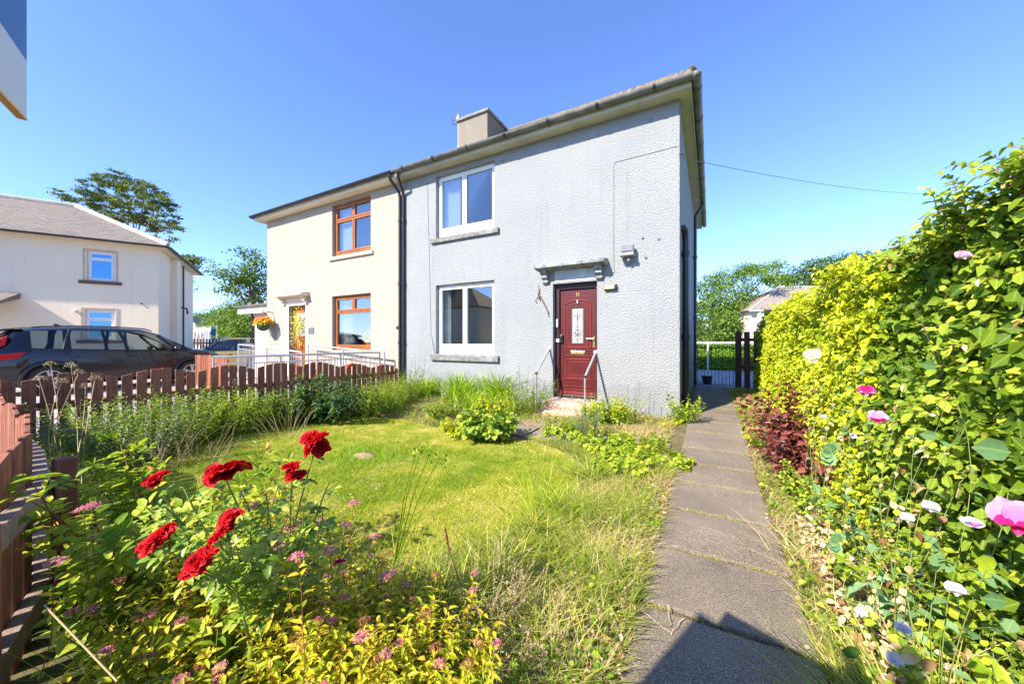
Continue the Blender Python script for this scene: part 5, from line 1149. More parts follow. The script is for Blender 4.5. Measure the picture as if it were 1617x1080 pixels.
STRIP_L = [(-.62, -2.2), (.10, -1.7), (.12, -6.2), (-.55, -6.4), (-1.1, -5.4), (-1.1, -4.8), (-.72, -4.1), (-.6, -3.3)]
STRIP_J = [(-1.8, -1.82), (.10, -1.82), (.10, -2.5), (-.6, -2.6), (-1.0, -2.2), (-1.6, -1.95)]
STRIP_R = [(.84, 4.8), (1.5, 4.8), (1.5, -6.6), (.84, -6.6)]
FRONT = [(-5.9, -.05), (-.05, -.05), (-.05, -1.2), (-2.5, -1.3), (-2.6, -2.0), (-3.4, -1.95), (-4.2, -1.7), (-5.2, -1.9), (-5.9, -2.6)]
LEFT = [(-6.05, -.3), (-5.2, -1.7), (-5.75, -2.9), (-5.85, -4.3), (-5.4, -5.1), (-4.2, -5.25), (-2.5, -5.2), (-2.3, -5.7), (-6.05, -5.5)]
def grass_patch(name, poly, n, l0, l1, w_, mat, label, lean=.5, bend=.8, two=True, dens=None, leandir=None):
    P = gpts(n, poly)
    if dens is not None: P = P[rnd(len(P)) < dens(P[:, 0], P[:, 1])]
    v = np.clip(vnoise(P[:, 0], P[:, 1], .35, 5) * .7 + rng.normal(.15, .2, len(P)), 0, 1)
    o = blades(name, P, rnd(len(P), l0, l1), w_, mat, None, lean, bend, two=two, var=v, leandir=leandir); tag(o, label, 'grass', kind='stuff'); return o
grass_patch('dry_grass', STRIP_L, 42000, .03, .13, .004, LM['dry'], 'dry straw-coloured grass between the lawn and the slab path', .8, 1.0)
grass_patch('verge_grass', STRIP_L, 26000, .05, .18, .005, LM['wild'], 'green grass tufts between the lawn and the slab path', .5, .8, dens=lambda x, y: np.clip(vnoise(x, y, .3, 8) * 2 - .6, 0, 1))
grass_patch('dry_grass', STRIP_R, 26000, .03, .12, .004, LM['dry'], 'dry straw-coloured grass along the hedge foot right of the slab path', .7, 1.0)
grass_patch('verge_grass', STRIP_R, 14000, .04, .14, .005, LM['wild'], 'green grass along the hedge foot right of the slab path', .5, .8, dens=lambda x, y: np.clip(vnoise(x, y, .3, 8) * 2 - .5, 0, 1))
grass_patch('dry_grass', STRIP_J, 6000, .03, .12, .004, LM['dry'], 'dry straw grass between the lawn and the paving before the steps', .7, 1.0)
grass_patch('verge_grass', STRIP_J, 5000, .04, .14, .005, LM['wild'], 'green grass between the lawn and the paving before the steps', .5, .8)
grass_patch('border_grass', FRONT, 46000, .04, .15, .004, LM['dry'], 'low dry grass in the border under the grey wall', .6, .9)
grass_patch('wild_grass', [(-6.0, -.6), (-5.2, -.5), (-4.6, -1.7), (-5.2, -2.0), (-5.8, -2.9), (-6.0, -2.9)], 9000, .2, .6, .0045, LM['wild'], 'tall soft wild grass in the back left corner of the garden', .25, .5)
grass_patch('wild_grass', LEFT, 15000, .10, .45, .005, LM['wild'], 'tall wild grass along the scalloped fence', .35, .7)
# joints of the path
q = []
for y in yj[:-1]:
    m = 260; q.append(np.stack([rnd(m, .10, .85), y + rng.normal(0, .006, m), np.full(m, 0.)], 1))
P = np.concatenate(q); P = P[rnd(len(P)) < np.clip(vnoise(P[:, 0], P[:, 1], .18, 4) * 2.4 - .6, .15, 1)]; P[:, 2] = gz(P[:, 0], P[:, 1]) + .005
o = blades('joint_grass', P, rnd(len(P), .015, .045), .004, LM['lawn'], None, .8, .8, two=False); tag(o, 'short grass growing in the joints of the slab path', 'grass', kind='stuff')
# long strappy tuft patches (px 600-1000)
def tuft(base, n, l0, l1, w_, mat, label, name='grass_clump', r=.12, lean=.5, bend=.8, leandir=None, group=None):
    pl = Plant(name, base, label, 'grass clump' if name == 'grass_clump' else 'plant', group); a = rnd(n, 0, 6.28); q = np.abs(rng.normal(0, r, n)); P = np.stack([pl.b[0] + np.cos(a) * q, pl.b[1] + np.sin(a) * q, np.full(n, pl.b[2])], 1)
    pl.blades(P, rnd(n, l0, l1), w_, mat, lean=lean, bend=bend, leandir=leandir); return pl
tuft(on_ground(690, 985), 650, .14, .40, .005, LM['wild'], 'loose green grass clump at the bottom centre between pink spirea and dry stalks', r=.16, lean=.35)
tuft(on_ground(610, 1040), 520, .15, .42, .0045, LM['wild'], 'fine green grass clump at the very bottom right of the yellow-green spirea', r=.14, lean=.3)
tuft(on_ground(790, 905), 420, .12, .32, .006, LM['wild'], 'green grass clump just below the lawn edge left of the leaf litter', r=.16)
tuft(on_ground(890, 805), 380, .14, .36, .007, LM['lime'], 'flattened pale green long grass clump halfway along the path edge of the lawn', r=.22, lean=.9, bend=.9, leandir=(-.6, .2, 0))
tuft(on_ground(930, 760), 500, .14, .36, .006, LM['wild'], 'long arching grass clump just in front of the yellow-green ground cover', r=.2, lean=.8, leandir=(-.4, .4, 0))
tuft(on_ground(840, 850), 300, .12, .3, .005, LM['lawn'], 'yellowing grass clump where the lawn meets the dry strip', r=.18, lean=.7)
# iris/montbretia-like clumps under the window
for (x, y, z, n, l, lb) in ((725, 640, 0, 420, .62, 'leafy sword-leaved clump under the left end of the lower white window'), (790, 640, 0, 520, .66, 'big arching sword-leaved clump under the right end of the lower white window'), (672, 632, 0, 300, .55, 'sword-leaved clump by the black downpipe on the party line'), (752, 650, 0, 220, .42, 'low sword-leaved clump between the two taller ones')):
    b = on_ground(x, y, -.07); tuft(b, int(n * .9), l * .7, l * 1.35, .023, LM['crocos'], lb, 'sword_leaved_plant', .16, .22, .6, group='sword-leaved clumps under the window')

# ---------------- generic leafy plants ----------------
def bushy(name, base, nst, h, spread, per, lL, lW, mat, label, cat='plant', stemm=None, ang=1.0, droop=.3, r0=.003, rad=.08, sag=.25, t0=.15, group=None, lite=False, upb=.8, shape=0):
    pl = Plant(name, base, label, cat, group); a = rnd(nst, 0, 6.28); q = np.sqrt(rnd(nst)) * rad; B_ = np.stack([pl.b[0] + np.cos(a) * q, pl.b[1] + np.sin(a) * q, np.full(nst, pl.b[2])], 1)
    le = np.sqrt(rnd(nst)) * spread; D = np.stack([np.cos(a) * le, np.sin(a) * le, np.ones(nst)], 1); P = curves(B_, D, h * rnd(nst, .6, 1.1), 7, sag * le, .05)
    pl.stems(P, r0, r0 * .4, stemm or LM['stemg']); Q, D, N, t, idx = on_curves(P, per, t0, 1., ang, upb)
    pl.leaves(Q, D, N, lL * rnd(len(Q), .6, 1.2), lW * rnd(len(Q), .7, 1.15), mat, droop=droop, lite=lite, shape=shape); pl.P = P; return pl
def heads(pl, cnt, mat, r, name='flower', fn=None, up=0.0, **k):
    ids = rng.choice(len(pl.P), min(cnt, len(pl.P)), replace=False)
    for i in ids: (fn or umbel)(pl, pl.P[i, -1] + [0, 0, up], r * random.uniform(.75, 1.2), mat, name=name, **k)
# left border beside the party fence
wl_ = [(530, 640, .62, 'dark', 'large dark-leaved peony-like shrub beside the fence behind the lawn'), (480, 655, .5, 'dark', 'smaller dark-leaved shrub left of the peony-like one behind the lawn')]
bushy('dark_shrub', on_ground(530, 668), 38, .95, .7, 26, .13, .05, LM['dark'], wl_[0][4], 'shrub', rad=.18, droop=.5)
bushy('dark_shrub', on_ground(478, 668), 30, .78, .7, 24, .11, .045, LM['dark'], wl_[1][4], 'shrub', rad=.16, droop=.4)
pl = bushy('single_rose', on_ground(577, 672), 7, .75, .25, 14, .05, .03, LM['weed'], 'single scarlet rose on a thin stem beside the dark shrub', 'rose', rad=.03); bloom(pl, at(577, 611, 6.3), .055, LM['orangep'])
pl = bushy('single_rose', (-5.95, -1.1), 6, .9, .2, 12, .05, .03, LM['weed'], 'small red flower peeping over the far end of the scalloped fence', 'rose', rad=.03); bloom(pl, at(553, 577, 7.3), .07, LM['orangep'])
k_ = 0
names_ = ['by the far post', 'near the fence middle', 'left of the fence middle', 'at the black car wheel', 'under the black car door', 'near the street corner', 'close to the street corner', 'at the corner post']
for i, (x, y, s_, mt_, lb) in enumerate([(440, 672, .50, 'weed', 'bushy green weeds at the foot of the scalloped fence below the ramp railing bend'), (400, 680, .55, 'lime', 'tall green weeds at the fence foot below the short red picket fence'), (355, 690, .60, 'weed', 'thick green weeds at the fence foot below the black car front wheel'), (310, 700, .60, 'lime', 'leafy green weeds at the fence foot below the black car front door'), (262, 715, .62, 'weed', 'pale flowering weeds at the fence foot below the black car rear door'), (215, 735, .62, 'grey', 'grey-green weeds at the fence foot below the black car rear wheel'), (165, 745, .62, 'weed', 'tall tangled weeds in the fence corner at the left'), (120, 740, .6, 'grey', 'grey-green seeding weeds in the far left fence corner')]):
    b = on_ground(x, y); bushy('weed_clump', b, 56, s_ * 1.15, .55, 26, .055, .018, LM[mt_], lb, 'weeds', rad=.30, lite=True, sag=.15)
    bushy('weed_clump', b + [-.25, .30, 0], 36, s_ * 1.2, .4, 24, .05, .02, LM['weed'], 'taller ' + lb.replace('tall ', '').replace('at the fence foot', 'against the fence'), 'weeds', rad=.28, lite=True, sag=.15)
# seed heads standing over the corner
pl = Plant('hogweed_stalks', on_ground(120, 745), 'dry branching seed stalks standing up in front of the black car rear wheel', 'dry stalks')
B_ = np.tile(at(112, 690, 2.7), (7, 1)); B_[:, 2] = -.1; B_ += rng.normal(0, .05, (7, 3)) * [1, 1, 0]; T_ = np.array([at(x, y, 2.7 + .1 * math.sin(x)) for x, y in ((80, 578), (112, 580), (125, 590), (135, 612), (62, 600), (98, 604), (150, 600))]); P = B_[:, None] + (T_ - B_)[:, None] * np.linspace(0, 1, 6)[None, :, None]
P[:, :, :] += np.sin(np.linspace(0, 3.1, 6))[None, :, None] * rng.normal(0, .03, (7, 1, 3)); pl.stems(P, .004, .002, LM['stemd'])
for t_ in T_: umbel(pl, t_, .035, LM['seed'], 70, 'seed_head', .9)
# front border plants
for (x, y, h, mt_, lb, sh) in ((640, 640, .55, 'weed', 'green leafy weeds against the wall at the party line', .5), (610, 655, .5, 'weed', 'feathery green weeds left of the party line', .6), (835, 656, .50, 'weed', 'green-yellow weeds left of the step handrail', .6), (810, 655, .32, 'lime', 'low yellow weeds left of the front steps', .8), (700, 660, .26, 'weed', 'low green weeds at the foot of the sword-leaved clumps', .8)):
    bushy('weed_clump', on_ground(x, y, -.06), 52, h * 1.45, sh * .85, 24, .05, .022, LM[mt_], lb, 'weeds', rad=.2, lite=True)
for (x, h) in ((655, .95), (660, .85), (825, .75), (835, .7), (846, .6), (815, .66)):
    b = on_ground(x, 632 if x < 700 else 650, -.04)
lst = [(655, 632, .98), (662, 632, .9), (648, 634, .85), (822, 650, .88), (832, 651, .82), (842, 653, .72)]
pl = Plant('dark_seed_stalks', on_ground(655, 632, -.04), 'dark thin seed stalks against the grey wall left of the lower window', 'dry stalks')
def stalkset(pl, pts, mat_s, mat_h, r_):
    B_ = np.array([on_ground(x, y, -.04) for x, y, h in pts]); P = curves(B_, np.tile([0, 0, 1.], (len(pts), 1)) + rng.normal(0, .08, (len(pts), 3)), np.array([h for *_, h in pts]), 6, 0, .02); pl.stems(P, .004, .002, mat_s)
    Q, D, N, t, i_ = on_curves(P, 26, .5, 1, 1.0); pl.leaves(Q, D, N, r_, r_ * .7, mat_h, 'seed_heads', lite=True)
stalkset(pl, lst[:3], LM['rust'], LM['rust'], .022)
pl = Plant('dark_seed_stalks', on_ground(832, 645, -.04), 'dark thin seed stalks against the grey wall left of the front door', 'dry stalks'); stalkset(pl, lst[3:], LM['rust'], LM['rust'], .018)
# geum with orange-red flowers in front
pl = bushy('flowering_shrub', on_ground(772, 690, -.08), 70, .44, 1.15, 20, .085, .07, LM['weed'], 'rounded lush green plant with orange-red flowers at the lawn edge before the steps', 'flowering plant', rad=.16, droop=.25, shape=1)
heads(pl, 12, LM['orangep'], .022, fn=umbel, up=.02, n=24)
pl = bushy('lime_plant', on_ground(728, 688, -.08), 40, .28, 1.2, 16, .05, .04, LM['yellow'], 'yellow-green plant at the left foot of the orange-flowered plant', 'flowering plant', rad=.12, shape=1); heads(pl, 14, LM['yellowp'], .03, up=.01, n=40)
pl = bushy('lime_plant', on_ground(775, 655, -.08), 34, .42, 1.0, 16, .05, .04, LM['yellow'], 'yellowish plant right behind the orange-flowered plant', 'flowering plant', rad=.15, shape=1)
q = Plant('fallen_petals', on_ground(745, 693), 'fallen pink-red petals on the lawn edge below the orange-flowered plant', 'petals'); q.o['kind'] = 'stuff'
n = 160; c0 = on_ground(748, 692); P = np.tile(c0, (n, 1)) + rng.normal(0, 1, (n, 3)) * [.16, .04, 0]; P[:, 2] = -.085; q.leaves(P, rng.normal(0, 1, (n, 3)) * [1, 1, .2], np.tile([0, 0, 1.], (n, 1)), .022, .018, LM['pinkp'], 'petals')
# plants right of steps
pl = bushy('poppy_plant', on_ground(958, 668, -.05), 50, .50, .8, 18, .06, .03, LM['yellow'], 'yellow-leaved plant against the wall right of the front steps', 'plant', rad=.16); heads(pl, 8, LM['yellowp'], .025, n=20)
pl = bushy('poppy_plant', on_ground(985, 672, -.05), 22, .50, .5, 14, .05, .02, LM['lime'], 'thin yellow-green stalks against the wall right of the yellow-leaved plant', 'plant', rad=.12)
pl = Plant('dark_seed_stalks', on_ground(1000, 668, -.04), 'dark thin seed stalks against the grey wall right of the front steps', 'dry stalks'); stalkset(pl, [(992, 668, .62), (1004, 668, .56), (1014, 669, .66), (975, 666, .5), (1022, 669, .5)], LM['rust'], LM['rust'], .015)
pl = bushy('lavender', on_ground(925, 692), 60, .5, .42, 22, .045, .007, LM['grey'], 'silver-green lavender standing in front of the door steps', 'lavender', rad=.10, ang=.6, lite=True, sag=.1); heads(pl, 16, LM['grey'], .012, n=30, flat=3.0)
pl = bushy('garden_bush', on_ground(955, 672), 44, .42, .9, 20, .07, .045, LM['weed'], 'mid green leafy plant between the lavender and the grey wall', 'plant', rad=.16, shape=1)
for (x, y, h, lb) in ((955, 712, .30, 'lime green ground cover right below the lavender'), (1010, 722, .34, 'lime green flowering ground cover nearest the corner where both paths meet'), (985, 745, .30, 'lime green ground cover on the lawn side of the path junction'), (1050, 735, .16, 'low yellow creeping plant at the path edge near the junction'), (890, 688, .2, 'small lime green plant at the left of the lavender')):
    pl = bushy('lime_plant', on_ground(x, y), 52, h, 1.3, 15, .050, .045, LM['lime'], lb, 'flowering plant', rad=.18, shape=1)
    heads(pl, 14, LM['yellowp'] if h > .25 else LM['lime'], .028, n=36, up=.01)
pl = bushy('poppy_plant', (.10, -.10, -.03), 34, .46, .55, 14, .07, .022, LM['lime'], 'yellow-flowered plant at the foot of the house corner beside the black pipe', 'plant', rad=.12); heads(pl, 14, LM['yellowp'], .022, n=18)
q = bushy('lime_plant', on_ground(1045, 668, -.03), 30, .14, 1.5, 12, .04, .035, LM['yellow'], 'low yellow creeper at the foot of the grey house corner', 'plant', rad=.2, shape=1)
pot = MB(); pot.tube([(0, 0, 0), (0, 0, .16)], .10, 16, r1=.14); pot.tube([(0, 0, .15), (0, 0, .18)], .15, 16); po_ = pot.build('plant_pot', M['blackplastic']); po_.location = on_ground(972, 662, -.09); tag(po_, 'low dark plant pot among yellow plants right of the steps', 'plant pot')
# tall wild lily/iris seed stalks on the lawn side
tuft((1.0, -4.75), 260, .2, .5, .007, LM['wild'], 'long arching green grass leaning over the lower right path edge', r=.10, lean=.6, leandir=(-.6, .6, 0))
tuft((.98, -3.6), 200, .15, .35, .005, LM['dry'], 'dry arching grass at the foot of the hedge beside the slabs', r=.12, lean=.7)
pl = Plant('iris_stalks', on_ground(650, 880), 'tall pale green forked stalks with seed pods leaning over the lawn', 'seed stalks')
b0 = on_ground(620, 905); tips = [at(x, y, 1.85) for x, y in ((665, 712), (680, 715), (695, 722), (712, 738), (657, 716))]; P = []
for t_ in tips:
    mid = b0 + (t_ - b0) * .62 + np.array([-.02, 0, .02]); P.append([b0 + (mid - b0) * u for u in (0, .35, .7, 1)] + [mid + (t_ - mid) * .5 + np.array([0, 0, .01]), t_])
pl.stems(np.array(P), .0045, .0025, LM['lime'], sides=5)
n = 60; ti = np.repeat(np.array(tips), 12, 0) + rng.normal(0, .02, (60, 3)); pl.leaves(ti, rng.normal(0, .4, (60, 3)) + [0, 0, 1], rng.normal(0, 1, (60, 3)), .028, .012, LM['weed'], 'seed_pods')
# reddish dock stalk and dry stalks mass
pl = Plant('dock_stalk', on_ground(735, 960), 'tall reddish seed stalk standing upright at the bottom centre', 'seed stalk'); b0 = on_ground(738, 975); t_ = at(704, 835, 1.75)
P = np.array([[b0 + (t_ - b0) * u + np.array([.01 * math.sin(u * 6), 0, 0]) for u in np.linspace(0, 1, 7)]]); pl.stems(P, .004, .002, LM['stemr'], sides=5); Q, D, N, t, i_ = on_curves(P, 90, .72, 1, .6); pl.leaves(Q, D, N, .014, .007, LM['rust'], 'seed_head', lite=True)
def haze_stalks(base, n, h, label, spread=.3, rad=.16):
    pl = Plant('dry_stalks', base, label, 'dry stalks'); a = rnd(n, 0, 6.28); q = np.sqrt(rnd(n)) * rad; B_ = np.stack([pl.b[0] + np.cos(a) * q, pl.b[1] + np.sin(a) * q, np.full(n, pl.b[2])], 1)
    P = curves(B_, np.stack([np.cos(a) * spread, np.sin(a) * spread, np.ones(n)], 1) + rng.normal(0, .15, (n, 3)), h * rnd(n, .5, 1.1), 6, .15, .05); pl.stems(P, .0016, .0008, LM['stemd']); Q, D, N, t, i_ = on_curves(P, 16, .45, 1, .9); pl.leaves(Q, D, N, .012, .006, LM['seed'], 'seed_heads', lite=True)
haze_stalks(on_ground(770, 970), 90, .34, 'pinkish-brown haze of dry seed stalks at the bottom centre')
haze_stalks(on_ground(820, 1010), 70, .26, 'pinkish-brown dry stalks nearest the leaf litter by the slab path', .4, .2)
haze_stalks(on_ground(300, 740), 40, .6, 'pale dry grass stalks leaning over the far left of the lawn', .5, .3)
haze_stalks(on_ground(230, 745), 46, .7, 'pale dry grass stalks at the left between spirea and fence corner', .4, .3)
haze_stalks(on_ground(450, 690), 30, .6, 'pale dry grass stalks before the dark shrubs', .4, .3)
# low weeds + leaf litter
def scatter_leaves(name, poly, n, l0, l1, mat, label, z=.012, dens=None, wr=.6, kind='stuff', cat='leaf litter', tilt=.35):
    P = gpts(n, poly)
    if dens is not None: P = P[rnd(len(P)) < dens(P[:, 0], P[:, 1])]
    m = len(P); P[:, 2] += rnd(m, .004, z); L_ = rnd(m, l0, l1); o = leaves(name, P, rng.normal(0, 1, (m, 3)) * [1, 1, tilt], rng.normal(0, tilt, (m, 3)) + [0, 0, 1], L_, L_ * wr, mat, None, fold=.3, droop=.2); return tag(o, label, cat, kind=kind)
scatter_leaves('leaf_litter', [(-.75, -3.6), (.12, -2.4), (.14, -5.6), (-.55, -5.7)], 4500, .012, .034, LM['brown'], 'fallen dry brown leaves between the grass and the slab path', .06, lambda x, y: np.clip(vnoise(x, y, .28, 11) * 2.6 - .5, .1, 1))
scatter_leaves('leaf_litter', [(.80, 0), (1.35, 0), (1.35, -5.8), (.80, -5.8)], 2000, .012, .032, LM['brown'], 'fallen dry pale leaves at the hedge foot along the path', .03, lambda x, y: np.clip(vnoise(x, y, .3, 12) * 2.2 - .5, .1, 1))
scatter_leaves('leaf_litter', [(.12, -1), (.84, -1), (.84, -5.8), (.12, -5.8)], 160, .008, .022, LM['brown'], 'few dry leaf crumbs lying on the path slabs', .01)
o = bpy.data.objects[-1] if False else None
scatter_leaves('low_weeds', STRIP_L, 9000, .02, .045, LM['weed'], 'low leafy weeds between the lawn and the slab path', .07, lambda x, y: np.clip(vnoise(x, y, .25, 21) * 2.4 - 1.0, 0, 1), .7, cat='weeds', tilt=.7)
scatter_leaves('low_weeds', STRIP_L, 6000, .015, .035, LM['lime'], 'low yellow-green creeping weeds along the slab path', .05, lambda x, y: np.clip(vnoise(x, y, .3, 25) * 2.4 - 1.0, 0, 1), .8, cat='weeds', tilt=.6)
grass_patch('dry_grass', [(-.55, -2.4), (.08, -2.0), (.08, -5.9), (-.6, -6.0)], 3000, .07, .22, .0038, LM['dry'], 'taller straw-coloured grass leaning over the left edge of the slab path', .6, .9)
grass_patch('wild_grass', [(-.6, -2.4), (-.05, -2.2), (0, -5.6), (-.8, -5.4)], 3600, .08, .28, .0045, LM['wild'], 'taller green grass in the strip left of the slab path', .45, .8, dens=lambda x, y: np.clip(vnoise(x, y, .3, 41) * 2 - .5, 0, 1))
scatter_leaves('lawn_clover', LAWN, 9000, .007, .015, LM['weed'], 'small clover and broad-leaved weeds in the lawn', .02, lambda x, y: np.clip(vnoise(x, y, .35, 31) * 2.4 - 1.0, 0, 1), .8, cat='weeds', tilt=.4)
scatter_leaves('low_weeds', STRIP_R, 9000, .02, .045, LM['weed'], 'low leafy weeds at the hedge foot right of the path', .07, lambda x, y: np.clip(vnoise(x, y, .25, 22) * 2.2 - .8, 0, 1), .7, cat='weeds', tilt=.7)
scatter_leaves('low_weeds', FRONT, 16000, .02, .05, LM['weed'], 'low leafy weeds in the border under the grey wall', .10, lambda x, y: np.clip(vnoise(x, y, .4, 23) * 2.2 - .6, 0, 1), .6, cat='weeds', tilt=.7)
scatter_leaves('low_weeds', LEFT, 30000, .02, .06, LM['weed'], 'dense leafy weeds along the scalloped picket fence', .24, None, .5, cat='weeds', tilt=.8)
pl = Plant('straw_stalks', on_ground(1160, 985), 'two dry straw stalks lying on the slab path near the shadow', 'straw')
P = np.array([[on_ground(x0 + (x1 - x0) * u, y0 + (y1 - y0) * u, -.08) for u in np.linspace(0, 1, 6)] for (x0, y0, x1, y1) in ((1000, 952, 1060, 1000), (1056, 955, 1058, 990), (1080, 975, 1058, 1000))]); P += rng.normal(0, .003, P.shape); pl.stems(P, .003, .0015, LM['stemd'])

# ---------------- foreground rose and spirea ----------------
roses = [(497, 699, 1.22, .056), (355, 741, 1.12, .058), (248, 753, 1.2, .042), (461, 741, 1.18, .040), (245, 850, 1.0, .052), (358, 820, 1.06, .040), (347, 842, 1.05, .042), (312, 887, .98, .046)]
pl = Plant('rose_bush', (-1.05, -5.55), 'rose bush with eight big dark red double blooms at the lower left', 'rose bush')
tips = np.array([at(x, y + 12, Z) for x, y, Z, r_ in roses] + [at(x, y, Z) for x, y, Z in ((340, 760, 1.25), (420, 780, 1.2), (520, 760, 1.3), (300, 790, 1.15), (450, 820, 1.15), (395, 840, 1.1), (290, 770, 1.3), (380, 775, 1.3), (440, 765, 1.35), (320, 830, 1.1), (480, 800, 1.2), (510, 810, 1.3), (260, 800, 1.2), (360, 800, 1.15), (420, 850, 1.1), (480, 850, 1.2), (230, 800, 1.3), (400, 800, 1.3))]); root_ = np.array([-1.05, -5.5, -.1])
B_ = root_ + rng.normal(0, .07, (len(tips), 3)) * [1, 1, 0]; tt = np.linspace(0, 1, 8)[None, :, None]; P = B_[:, None] * (1 - tt) + tips[:, None] * tt; P[:, :, 2] += (np.sin(tt[..., 0] * 3.14) * .08); pl.stems(P, .004, .0022, LM['stemg'], sides=5)
pinnate(P, 9, .034, pl, LM['rose'], 5, .35, .95, 1.0, wr=.62)
for i, (x, y, Z, r_) in enumerate(roses): bloom(pl, at(x, y, Z), r_ * .84, LM['redp'], (RT[0] * -.25 - FW[0] * .45, -FW[1] * .45 - RT[1] * .25, 1), 64, wr=.62)
for (x, y, Z, r_) in ((505, 706, 1.22, .04), (487, 690, 1.23, .038), (335, 748, 1.12, .04), (237, 858, 1.0, .036), (258, 842, 1.01, .036), (300, 897, .98, .032), (326, 878, .99, .034), (240, 760, 1.2, .028), (368, 812, 1.06, .03), (455, 735, 1.18, .028)): bloom(pl, at(x, y, Z), r_ * .84, LM['redp'], (RT[0] * -.2 - FW[0] * .6, -FW[1] * .6, 1), 44, wr=.62)
bloom(pl, at(363, 745, 1.14), .035, LM['redp'], petals=24); bloom(pl, at(380, 735, 1.15), .035, LM['redp'], petals=24); bloom(pl, at(470, 750, 1.18), .03, LM['redp'], petals=20)
# white-ish variegated leaves glint: some pale leaves
def spirea(base, rad, nst, h, label, nh, dead, Z0=None):
    pl = Plant('spirea_bush', base, label, 'shrub'); a = rnd(nst, 0, 6.28); q = np.sqrt(rnd(nst)); B_ = np.stack([pl.b[0] + np.cos(a) * q * rad[0] * .7, pl.b[1] + np.sin(a) * q * rad[1] * .7, np.full(nst, pl.b[2])], 1)
    D = np.stack([np.cos(a) * q * .45, np.sin(a) * q * .45, np.ones(nst)], 1); P = curves(B_, D, h * rnd(nst, .75, 1.12), 7, .12, .03); pl.stems(P, .0022, .0012, LM['stemr'])
    Q, D, N, t, i_ = on_curves(P, 24, .3, 1., 1.05, 1.0); pl.leaves(Q, D, N, rnd(len(Q), .028, .052), rnd(len(Q), .009, .015), LM['spirea'], droop=.35, fold=.3, var=np.clip(rnd(len(Q)) * .7 + .3 * t, 0, 1)); pl.P = P
    ids = rng.choice(nst, nh + dead, replace=False)
    for j, i in enumerate(ids): umbel(pl, P[i, -1] + [0, 0, .012], .018 if j < nh else .02, LM['pinkp'] if j < nh else LM['rust'], 110)
    return pl
spirea((-.78, -5.62), (.34, .22), 150, .46, 'yellow-green spirea with pink flower heads filling the bottom left', 16, 14)
spirea((-.48, -5.38), (.24, .25), 110, .42, 'yellow-green spirea with pink heads at the bottom right of the red roses', 12, 10)
spirea((-1.25, -5.55), (.25, .2), 80, .55, 'yellow-green spirea with pink heads behind the red roses toward the fence', 8, 6)
spirea((-.92, -5.22), (.22, .16), 50, .34, 'thin spirea with fading pink heads on the lawn side of the red roses', 10, 10)
pl = Plant('spirea_shoots', (-.9, -5.3), 'thin spirea shoots with pink flat flower heads around the red roses', 'shrub'); tp = np.array([at(x, y, Z) for x, y, Z in ((132, 805, 1.25), (145, 800, 1.28), (89, 888, 1.05), (559, 795, 1.5), (507, 826, 1.35), (457, 836, 1.25), (442, 863, 1.15), (470, 880, 1.1), (592, 849, 1.5), (570, 1006, 1.1), (545, 830, 1.4), (400, 800, 1.2), (610, 910, 1.35), (520, 870, 1.25))]); bs = tp * [1, 1, 0] + rng.normal(0, .05, tp.shape) * [1, 1, 0] + [0, 0, -.1]
P = bs[:, None] + (tp - bs)[:, None] * np.linspace(0, 1, 7)[None, :, None]; P[:, 1:6] += rng.normal(0, .008, (len(tp), 5, 3)); pl.stems(P, .002, .0013, LM['stemr']); Q, D, N, t, i_ = on_curves(P, 26, .25, .97, 1.0, 1.0); pl.leaves(Q, D, N, rnd(len(Q), .028, .05), .013, LM['spirea'], droop=.35)
for c_ in tp: umbel(pl, c_, .024, LM['pinkp'], 130)
pl = Plant('pink_flower', on_ground(540, 985), 'single bright magenta flower above the spirea near the lawn', 'flower'); P = np.array([[on_ground(560, 960) + (at(536, 890, 1.3) - on_ground(560, 960)) * u for u in np.linspace(0, 1, 6)]]); pl.stems(P, .002, .0015, LM['stemg']); bloom(pl, at(536, 886, 1.3), .022, LM['mag'], petals=22)
# golden leafy shrub by the fence (big yellow-green pinnate leaves)
pl = Plant('golden_shrub', (-2.0, -5.45), 'tall lime shrub with big rows of pale leaves beside the bottom left fence', 'shrub')
n = 30; a = rnd(n, 0, 6.28); B_ = np.stack([-1.95 + .18 * np.cos(a), -5.48 + .12 * np.sin(a), np.full(n, -.1)], 1); P = curves(B_, np.stack([np.cos(a) * .5, np.sin(a) * .4, np.ones(n)], 1), .95 * rnd(n, .7, 1.15), 7, .18, .04); pl.stems(P, .005, .002, LM['stemr'])
pinnate(P, 12, .062, pl, LM['lime'], 7, .25, 1., 1.1, wr=.42, upb=1.2, droop=.15)
Q, D, N, t, i_ = on_curves(P[:8], 3, .93, 1., .5); pl.leaves(Q, D, N, .07, .02, leafmat('bronze_tip', [(0, (.55, .25, .08)), (1, (.65, .42, .12))], .3), 'young_leaves')
pl = Plant('golden_shrub', (-1.55, -5.72), 'lower lime leaved shrub pressed against the rail of the street fence', 'shrub')
n = 26; a = rnd(n, 0, 6.28); B_ = np.stack([-1.45 + .22 * np.cos(a), -5.66 + .10 * np.sin(a), np.full(n, -.1)], 1); P = curves(B_, np.stack([np.cos(a) * .5, np.sin(a) * .4, np.ones(n)], 1), .52 * rnd(n, .6, 1.15), 7, .18, .04); pl.stems(P, .004, .002, LM['stemg'])
Q, D, N, t, i_ = on_curves(P, 20, .2, 1., 1.1, 1.2); pl.leaves(Q, D, N, .07 * rnd(len(Q), .6, 1.1), .036, LM['lime'], droop=.2)
spirea((-1.62, -5.42), (.22, .16), 70, .60, 'yellow-green spirea with few pink heads between the lime shrub and the red roses', 6, 4)
spirea((-1.12, -5.74), (.22, .13), 80, .50, 'yellow-green spirea crowding the fence rail at the bottom left', 5, 5)
